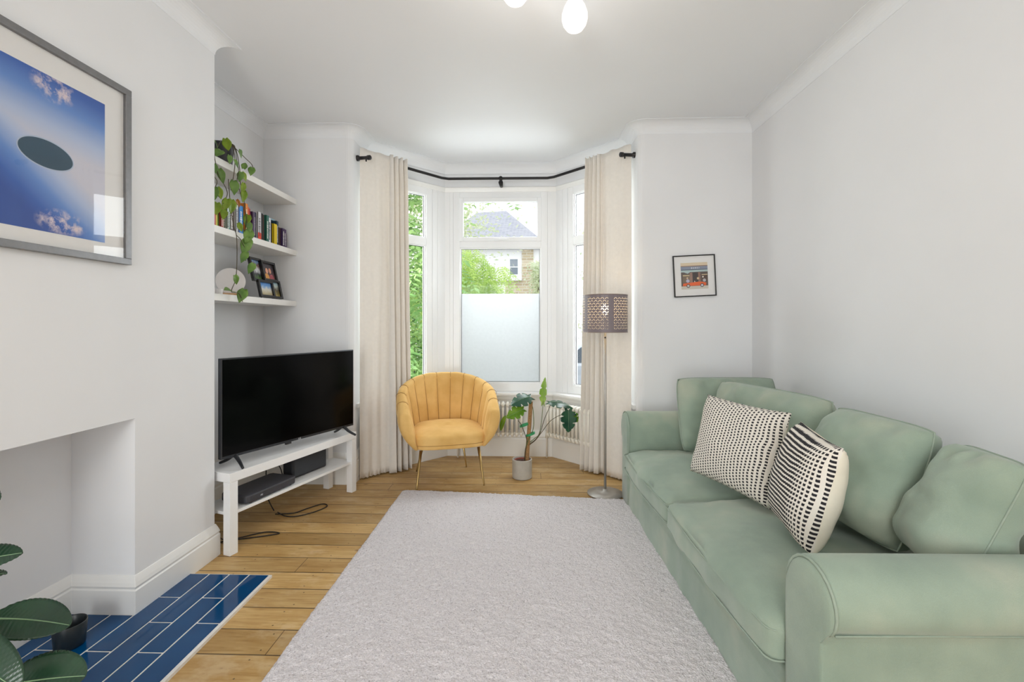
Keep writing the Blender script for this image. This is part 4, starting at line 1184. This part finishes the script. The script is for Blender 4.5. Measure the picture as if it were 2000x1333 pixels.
# monstera in a concrete pot in the bay
MP = (-.035, 3.745, 0)
mo = thing('monstera_plant', 'monstera on a moss pole in a small grey pot beside the armchair', 'plant', MP)
def potprof(r, h): return [(0, .001), (r*.93, .001), (r, .008), (r, h-.004), (r-.003, h), (r-.008, h), (r-.01, h-.02), (0, h-.022)]
b = BM(); lathe(b, potprof(.081, .158), 40); obj('pot', b, simple('grey_concrete', S(176, 172, 164), .8, var=.07, nscale=18, bump=.2, bscale=50), mo, smooth=False, bev=.002)
b = BM(); lathe(b, [(0, .135), (.066, .135), (.066, .146), (.062, .149), (.058, .146), (.056, .138), (0, .14)], 30); obj('inner_pot', b, simple('terracotta_rim', S(132, 66, 52), .7), mo)
b = BM(); lathe(b, [(0, .136), (.055, .137), (.04, .143), (0, .146)], 24); obj('soil', b, M['soil'], mo)
def mp(px, py, dy=0.0): return at_y(px, py, MP[1]+dy)
b = BM(); P = [mp(1029, 905), mp(1031, 870), mp(1034, 830), mp(1037, 785)]
P[0].z = .12; tube(b, [p-Vector(MP) for p in spline(P, 8)], [.0165]*len(spline(P, 8)), 14); obj('moss_pole', b, M['wood_dark'], mo, smooth=True)
def stem(pts, r=.0032, mat='stem'):
    b = BM(); q = spline([Vector(p)-Vector(MP) for p in pts], 6); tube(b, q, [r*(1.15-.4*i/len(q)) for i in range(len(q))], 7); obj('stem', b, M[mat], mo, smooth=True)
base = mp(1024, 903, -.01); base.z = .135
stem([base, mp(1026, 880, -.02), mp(1029, 862, -.02), mp(1024, 845, -.02), mp(1018, 830, -.02), mp(1012, 822, -.03)], .0035, 'stem_dark')
stem([base, mp(1027, 875, -.02), mp(1034, 855, -.02), mp(1042, 835, .0), mp(1041, 800, .02), mp(1036, 782, .03)], .0035, 'stem')
stem([base, mp(1029, 872, .02), mp(1043, 858, .03), mp(1053, 848, .03), mp(1058, 820, .03), mp(1061, 783, .03)], .0032, 'stem')
stem([base, mp(1029, 874, .02), mp(1045, 860, .03), mp(1055, 846, .02), mp(1063, 820, .01), mp(1075, 792, .0)], .0032, 'stem_dark')
stem([base, mp(1029, 876, .0), mp(1046, 860, .0), mp(1060, 842, -.01), mp(1076, 822, -.03), mp(1098, 810, -.04), mp(1108, 812, -.05)], .0028, 'stem_dark')
b = BM()
for (px, py, dx) in ((1024, 832, -.0), (1036, 850, .0)):
    c = mp(px, py, 0)-Vector(MP)
    for k in range(3): tube(b, [c+Vector((.034*cos(a), .022*sin(a)-.0, .006*k+.012*cos(a))) for a in [2*pi*i/14 for i in range(15)]], .004, 5)
obj('plant_tie', b, M['tie'], mo, smooth=True)
def ml(px, py, dy, d, up, L, W, mat, droop=.6, fold=.1, kind='mon', curl=.0): 
    leafobj('leaf', mp(px, py, dy), d, up, L, W, M[mat], mo, MP, rib=.0016, droop=droop, fold=fold, kind=kind, nu=34, nv=12, curl=curl)
ml(1036, 776, .0, (-.9, -.5, -.02), (.1, -.55, 1), .185, .085, 'leaf_mon', .75, -.1)
ml(1022, 800, -.03, (-.95, -.3, -.35), (.2, -.75, .6), .155, .06, 'leaf_mon_green', .4, .1)
ml(988, 812, -.02, (-.45, -.2, -.9), (-.8, -.5, .3), .13, .035, 'leaf_mon_green', .3, .1, 'oval')
ml(1061, 788, .03, (.05, .1, 1), (-.7, -.6, .1), .215, .045, 'leaf_mon_light', .1, .2, 'mon')
ml(1072, 786, .0, (1, -.15, .12), (-.1, -.25, 1), .21, .075, 'leaf_mon', .75, -.18)
ml(1110, 802, -.05, (.0, -.25, -1), (.2, -1, .2), .175, .07, 'leaf_mon', .15, .12)
ml(1114, 808, -.02, (.65, .1, -.75), (-.1, -.9, .3), .10, .045, 'leaf_mon_green', .3, .1)

# rubber plant whose leaves reach into the lower left corner
RPp = (-1.50, 1.06, .0165)
rp = thing('rubber_plant', 'rubber plant with large glossy dark leaves at the lower left by the hearth', 'plant', RPp)
b = BM(); lathe(b, potprof(.11, .2), 36); obj('pot', b, M['darkgrey'], rp, bev=.002)
b = BM(); lathe(b, [(0, .175), (.098, .175), (.05, .186), (0, .188)], 24); obj('soil', b, M['soil'], rp)
b = BM(); tube(b, spline([(0, 0, .17), (.02, .01, .35), (.04, .02, .55), (.05, .05, .72)], 6), .009, 8); obj('trunk', b, M['bark'], rp, smooth=True)
def rl(tip, base, up, W, droop, rib=.0028, fold=.12):
    tip, base = Vector(tip), Vector(base); d = tip-base; L = d.length*(1+droop*.12)
    s, u = frame_at(d, Vector(up)); dd = d.normalized()*cos(droop*.5)+u*sin(droop*.5)
    leafobj('leaf', base, dd, up, L, W, M['leaf_rubber'], rp, RPp, rib=rib, droop=droop, fold=fold, kind='oval', nu=90, nv=12, thick=.0012, ribs=.0009)
    b = BM(); st = Vector((RPp[0]+.045, RPp[1]+.03, base.z+.03)); tube(b, [Vector(q)-Vector(RPp) for q in (st, (st+base)/2+Vector((0, 0, .01)), base)], .0028, 6); obj('petiole', b, M['stem'], rp)
rl(at_y(130, 1222, 1.16), (-1.40, 1.14, .50), (.1, -.55, 1), .052, .5)
rl(at_y(161, 1322, 1.10), at_y(-10, 1345, 1.08), (.0, -.6, 1), .062, .4)
rl(at_y(29, 1345, 1.0), at_y(-130, 1240, 1.03), (.2, -.7, 1), .055, .5)
rl(at_y(39, 1082, 1.22), at_y(-120, 1118, 1.15), (.1, -.5, 1), .045, .35)
rl(at_y(9, 1122, 1.25), at_y(-110, 1150, 1.2), (.1, .1, 1), .035, .4)
rl(at_y(-6, 979, 1.2), at_y(-120, 960, 1.15), (.3, -.1, 1), .05, .4)
rl((-1.62, 1.22, .55), (-1.49, 1.09, .5), (-.3, .4, 1), .055, .4)
rl((-1.48, .86, .52), (-1.47, 1.04, .5), (0, 0, 1), .055, .4)

# black bowl pot inside the recess
bp = at_z(141, 1265, .016)
b = BM(); lathe(b, [(0, 0), (.040, 0), (.047, .005), (.050, .05), (.053, .090), (.0515, .0925), (.049, .090), (.046, .05), (.04, .012), (0, .010)], 40)
o = obj('black_pot', b, simple('matt_black_ceramic', S(34, 40, 42), .35), smooth=True, loc=(-1.775, 1.715, .0162)); tag(o, 'empty black pot standing on the blue hearth tiles before the recess', 'pot')

# ================================================================== PICTURES
# large framed sky photograph on the chimney breast
fy0, fy1, fz0, fz1 = 1.228, 1.883, 1.517, 2.257
pc = thing('framed_picture', 'large grey-framed blue sky photograph with a dark oval on the chimney breast', 'picture', (XC, (fy0+fy1)/2, (fz0+fz1)/2))
hw, hh = (fy1-fy0)/2, (fz1-fz0)/2; w = .026
b = BM()
for (ya, yb, za, zb2) in ((-hw, hw, -hh, -hh+w), (-hw, hw, hh-w, hh), (-hw, -hw+w, -hh+w, hh-w), (hw-w, hw, -hh+w, hh-w)): box(b, .001, .024, ya, yb, za, zb2)
obj('frame', b, M['frame_grey'], pc, bev=.0015)
b = BM(); box(b, .001, .010, -hw+w, hw-w, -hh+w, hh-w); obj('mount', b, M['mat'], pc)
pw0, pw1, pz0, pz1 = 1.338-1.5555, 1.773-1.5555, 1.593-1.887, 2.148-1.887
b = BM(); box(b, .010, .0105, pw0, pw1, pz0, pz1); pr_ = obj('print', b, M['sky_print'], pc)
def ell(ry, rz, x, tilt, mat, name):
    b = BM(); n = 48; vs = []
    for k in range(n):
        a = 2*pi*k/n; y, z = ry*cos(a), rz*sin(a); z -= tilt*y; y2 = y
        vs.append((y2, z))
    A = [b.verts.new((x, y-.004, z-.020)) for y, z in vs]; B = [b.verts.new((x+.0003, y-.004, z-.020)) for y, z in vs]
    b.faces.new(A); b.faces.new(B[::-1])
    for k in range(n): b.faces.new((A[k], A[(k+1) % n], B[(k+1) % n], B[k]))
    obj(name, b, mat, pr_)
ell(.096, .053, .0105, .03, flat('oval_rim', S(176, 190, 214), .6), 'oval_rim')
ell(.092, .048, .0108, .03, flat('dark_oval', S(34, 70, 92), .6), 'dark_oval')
b = BM(); box(b, .0165, .0185, -hw+w-.001, hw-w+.001, -hh+w-.001, hh-w+.001); obj('glass', b, M['pglass'], pc)

# small framed print of an orange car outside a shop
s2 = thing('framed_picture', 'small black-framed print of an orange open car outside a shop', 'picture', (1.293, YF, 1.636)); s2.rotation_euler = (0, R(-2.6), 0)
a2 = .160; w = .008
b = BM()
for (xa, xb, za, zb2) in ((-a2, a2, -a2, -a2+w), (-a2, a2, a2-w, a2), (-a2, -a2+w, -a2+w, a2-w), (a2-w, a2, -a2+w, a2-w)): box(b, xa, xb, -.018, -.001, za, zb2)
obj('frame', b, M['frame_black'], s2, bev=.001)
b = BM(); box(b, -a2+w, a2-w, -.010, -.001, -a2+w, a2-w); obj('mount', b, M['mat'], s2)
def P2(pts_list, name='print'):
    mats = []; b = BM(); y = -.0101
    for k, (col, poly) in enumerate(pts_list):
        mats.append(flat('print_%d_%d_%d' % col, S(*col), .6))
        yy_ = y-.00004*k
        vs = [b.verts.new((x, yy_, z)) for x, z in poly]; f = b.faces.new(vs); f.material_index = k
    return obj(name, b, mats, s2, recalc=False)
def rc(x0, x1, z0, z1): return [(x0, z0), (x1, z0), (x1, z1), (x0, z1)]
def ci(cx, cz, r, n=16): return [(cx+r*cos(2*pi*k/n), cz+r*sin(2*pi*k/n)) for k in range(n)]
q = .102
P2([((96, 84, 78), rc(-q, q, -q, q)), ((222, 204, 176), rc(-q, q, .078, q)), ((150, 120, 100), rc(-q, q, .072, .079)), ((134, 142, 162), rc(-q, q, .048, .073)),
    ((70, 80, 96), rc(-q, q, .044, .05)), ((176, 196, 196), rc(-q, q, .030, .045)), ((176, 196, 196), [(-.085, .032), (-.05, .018), (-.03, .032)]),
    ((120, 104, 88), rc(-.09, -.035, -.05, .01)), ((196, 178, 140), rc(-.088, -.038, .0, .009)), ((66, 56, 56), rc(-.015, .028, -.06, .026)), ((150, 118, 106), rc(-.036, -.015, -.06, .026)), ((146, 108, 94), rc(.028, .045, -.06, .026)),
    ((208, 182, 140), ci(.026, -.02, .009)), ((90, 70, 60), rc(.052, .095, -.045, .01)), ((212, 190, 150), rc(.055, .098, .004, .010)), ((190, 184, 206), ci(-.052, -.038, .013)), ((214, 190, 160), ci(-.055, -.016, .007)), ((188, 186, 190), ci(.074, -.036, .012)), ((240, 232, 220), ci(.064, -.01, .006)),
    ((206, 200, 188), rc(-q, q, -q, -.078)), ((232, 102, 48), [(-.092, -.076), (.085, -.076), (.088, -.055), (.06, -.048), (.03, -.046), (-.04, -.052), (-.088, -.056)]),
    ((226, 214, 196), [(-.004, -.048), (.006, -.048), (-.002, -.036)]), ((40, 36, 40), ci(-.05, -.076, .014)), ((206, 204, 200), ci(-.05, -.076, .009)), ((40, 36, 40), ci(.055, -.074, .014)), ((206, 204, 214), ci(.055, -.074, .009))])
text_mesh('sign_lettering', 'B A N C I', .0155, flat('white_letters', S(250, 250, 250), .6), s2, (.008, -.0118, .060), (R(90), 0, 0), .0002)
b = BM(); box(b, -a2+w-.001, a2-w+.001, -.015, -.0135, -a2+w-.001, a2-w+.001); obj('glass', b, M['pglass'], s2)

# ================================================================== OUTSIDE
b = BM(); box(b, -40, 40, 4.7, 60, -.75, -.6); struct('ground', b, M['street'])

def foliage(n, fn, mat, parent, size, seed, name='foliage'):
    """many small leaflets in one mesh"""
    random.seed(seed); b = BM()
    for i in range(n):
        c = fn()
        if c is None: continue
        a = random.uniform(0, 2*pi); t = random.uniform(-1.0, .3); L = size*random.uniform(.7, 1.3); w = L*.32
        d = Vector((cos(a)*cos(t), sin(a)*cos(t), sin(t))); s, u = frame_at(d, Vector((random.uniform(-.5, .5), random.uniform(-.5, .5), 1)))
        p = [c, c+d*L*.4+s*w, c+d*L-u*L*.15, c+d*L*.4-s*w]
        b.faces.new([b.verts.new(q) for q in p])
    return obj(name, b, mat, parent, recalc=False)

def pinnate(n, fn, mat, parent, L, seed, down=True):
    """compound leaves: a drooping stalk with paired leaflets"""
    random.seed(seed); b = BM()
    for i in range(n):
        c = fn(); a = random.uniform(0, 2*pi); t = random.uniform(-1.3, -.3); LL = L*random.uniform(.7, 1.2)
        d = Vector((cos(a)*cos(t), sin(a)*cos(t), sin(t))); s, u = frame_at(d, Vector((random.uniform(-.6, .6), random.uniform(-1, 0), 1)))
        for k in range(6):
            q = c+d*LL*(k+.5)/6-Vector((0, 0, .10))*LL*((k/6)**2)
            for sg in (-1, 1):
                e = (s*sg+d*.55).normalized(); l = LL*.28*(1-.05*k); f = e.cross(u).normalized()*l*.17
                b.faces.new([b.verts.new(x) for x in (q, q+e*l*.45+f, q+e*l, q+e*l*.45-f)])
        e = d; l = LL*.3; q = c+d*LL*.95; f = s*l*.2
        b.faces.new([b.verts.new(x) for x in (q, q+e*l*.45+f, q+e*l, q+e*l*.45-f)])
    return obj('foliage', b, mat, parent, recalc=False)

def trunk(parent, pts, r):
    b = BM(); q = spline(pts, 5); tube(b, q, [r*(1-.6*i/len(q)) for i in range(len(q))], 8); obj('trunk', b, M['bark'], parent, smooth=True)

# wisteria-like tree close to the left bay window
wt = thing('wisteria', 'leafy climbing tree with hanging compound leaves outside the left bay window', 'tree', (-2.2, 6.0, -.6))
def f1():
    z = random.uniform(.75, 4.3); return Vector((random.gauss(0, .55), random.gauss(0, .45), z))
pinnate(1500, f1, M['tree_leaf2'], wt, .46, 3)
trunk(wt, [(0, 0, 0), (.1, .1, 1.2), (-.05, 0, 2.4), (.1, 0, 3.8)], .09)
# shrub / small tree in front of the middle window
bt = thing('street_tree', 'bright green leafy tree seen through the upper part of the middle window', 'tree', (-1.35, 9.2, -.6))
def f2():
    while True:
        p = Vector((random.uniform(-1, 1), random.uniform(-1, 1), random.uniform(-1, 1)))
        if .35 < p.length < 1+.12*sin(p.x*9)*cos(p.z*8): return Vector((p.x*1.22, p.y*1.2, 2.15+p.z*1.30))
pinnate(2600, f2, M['tree_leaf'], bt, .30, 5)
trunk(bt, [(0, 0, 0), (.05, 0, .8), (0, 0, 1.6), (.1, 0, 2.4)], .1)
tt = thing('street_tree', 'tall pale green tree rising at the left edge of the middle window', 'tree', (-3.0, 15.5, -.6))
def f3(): return Vector((random.gauss(0, .95), random.gauss(0, .8), random.uniform(2.5, 6.4)))
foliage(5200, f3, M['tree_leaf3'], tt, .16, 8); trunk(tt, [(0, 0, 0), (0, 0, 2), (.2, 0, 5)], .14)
rt = thing('street_tree', 'pale sparse tree seen through the right bay window', 'tree', (4.1, 17, -.6))
def f4(): return Vector((random.gauss(0, .9), random.gauss(0, .8), random.uniform(1.3, 5.8)))
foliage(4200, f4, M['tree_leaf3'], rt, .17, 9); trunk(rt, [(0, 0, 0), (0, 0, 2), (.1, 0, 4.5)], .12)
r3 = thing('street_tree', 'grey-green tree between the house gable and the window frame', 'tree', (.56, 20.0, -.6))
def f5(): return Vector((random.gauss(0, .22), random.gauss(0, .4), random.uniform(.5, 4.6)))
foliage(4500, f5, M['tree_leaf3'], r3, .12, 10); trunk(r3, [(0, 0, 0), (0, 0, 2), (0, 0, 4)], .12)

# house across the street
hs = thing('terraced_house', 'pale brick house with hipped slate roof across the street', 'house', (-1.2, 26, -.6))
b = BM(); box(b, -3.2, 2.35, 0, 7, 0, 6.55); obj('wall', b, M['render_white'], hs)
b = BM(); box(b, .0, 2.36, -.06, .0, 0, 4.3); box(b, .95, 1.6, -.07, 0, 4.3, 6.1); obj('brickwork', b, M['brick'], hs)
b = BM()
ex0, ex1, ey0, ey1, ez, rz_ = -4.2, 2.4, -.35, 7.3, 6.3, 9.15
c4 = [b.verts.new(p) for p in ((ex0, ey0, ez), (ex1, ey0, ez), (ex1, ey1, ez), (ex0, ey1, ez))]
r2 = [b.verts.new((-2.0, 3.4, rz_-.1)), b.verts.new((-.1, 3.4, rz_))]
b.faces.new((c4[0], c4[1], r2[1], r2[0])); b.faces.new((c4[1], c4[2], r2[1])); b.faces.new((c4[2], c4[3], r2[0], r2[1])); b.faces.new((c4[3], c4[0], r2[0])); b.faces.new(c4[::-1])
obj('roof', b, M['slate'], hs)
b = BM(); box(b, ex0, ex1, ey0-.05, ey0, ez-.18, ez+.02); box(b, -.8, .94, -.3, 0, 4.3, 4.45); obj('fascia', b, M['render_white'], hs)
b = BM(); box(b, .2, .78, -.03, .02, 4.6, 5.6); wn = obj('window', b, M['upvc'], hs)
b = BM(); box(b, .27, .71, -.04, -.025, 4.67, 5.06); box(b, .27, .71, -.04, -.025, 5.12, 5.53); obj('pane', b, flat('dark_glass', S(120, 130, 142), .1), wn)
b = BM(); box(b, -.2, .6, -.03, .02, 1.4, 2.9); wn = obj('window', b, M['upvc'], hs)
b = BM(); box(b, -.13, .53, -.04, -.025, 1.47, 2.83); obj('pane', b, flat('dark_glass', S(120, 130, 142), .1), wn)
# parked cars
def car(loc, rz, col, label):
    root = thing('parked_car', label, 'car', loc, rz, None)
    prof = [(-2.0, .35), (-2.05, .62), (-1.9, .86), (-1.3, .95), (-.75, 1.38), (.65, 1.42), (1.25, .98), (1.95, .86), (2.1, .6), (2.05, .33)]
    b = BM(); A = [b.verts.new((x, -.82 if z < 1 else -.66, z)) for x, z in prof]; B = [b.verts.new((x, .82 if z < 1 else .66, z)) for x, z in prof]
    n = len(prof); b.faces.new(A); b.faces.new(B[::-1])
    for k in range(n): b.faces.new((A[k], A[(k+1) % n], B[(k+1) % n], B[k]))
    obj('body', b, flat('car_paint_%d' % col[0], S(*col), .25, .3), root, bev=.05)
    b = BM()
    for s in (-1, 1):
        vs = [(-1.15, .98), (-.7, 1.32), (.6, 1.35), (1.1, 1.0)]
        F = [b.verts.new((x, s*(.835 if z < 1.05 else .69), z)) for x, z in vs]; b.faces.new(F)
    obj('side_windows', b, flat('car_glass', S(70, 80, 92), .08), root)
    for x in (-1.3, 1.35):
        for s in (-1, 1):
            b = BM(); tube(b, [(x, s*.70, .31), (x, s*.86, .31)], .31, 20); wl = obj('wheel', b, flat('tyre', S(40, 40, 42), .8), root)
            b = BM(); tube(b, [(x, s*.86, .31), (x, s*.87, .31)], .19, 14); obj('hub', b, M['steel'], wl)
car((1.9, 11.2, -.6), R(4), (196, 202, 214), 'pale silver car parked outside, seen through the right bay window')
car((2.6, 15.0, -.6), R(2), (226, 228, 232), 'white car parked on the far side of the street')
car((-4.6, 11.4, -.6), R(0), (70, 76, 88), 'dark car parked outside behind the climbing tree')
# low front garden wall
b = BM(); box(b, -4, 4, 7.4, 7.6, -.6, .15); o = obj('garden_wall', b, M['render_white']); tag(o, 'low white front garden wall outside the bay', 'wall')
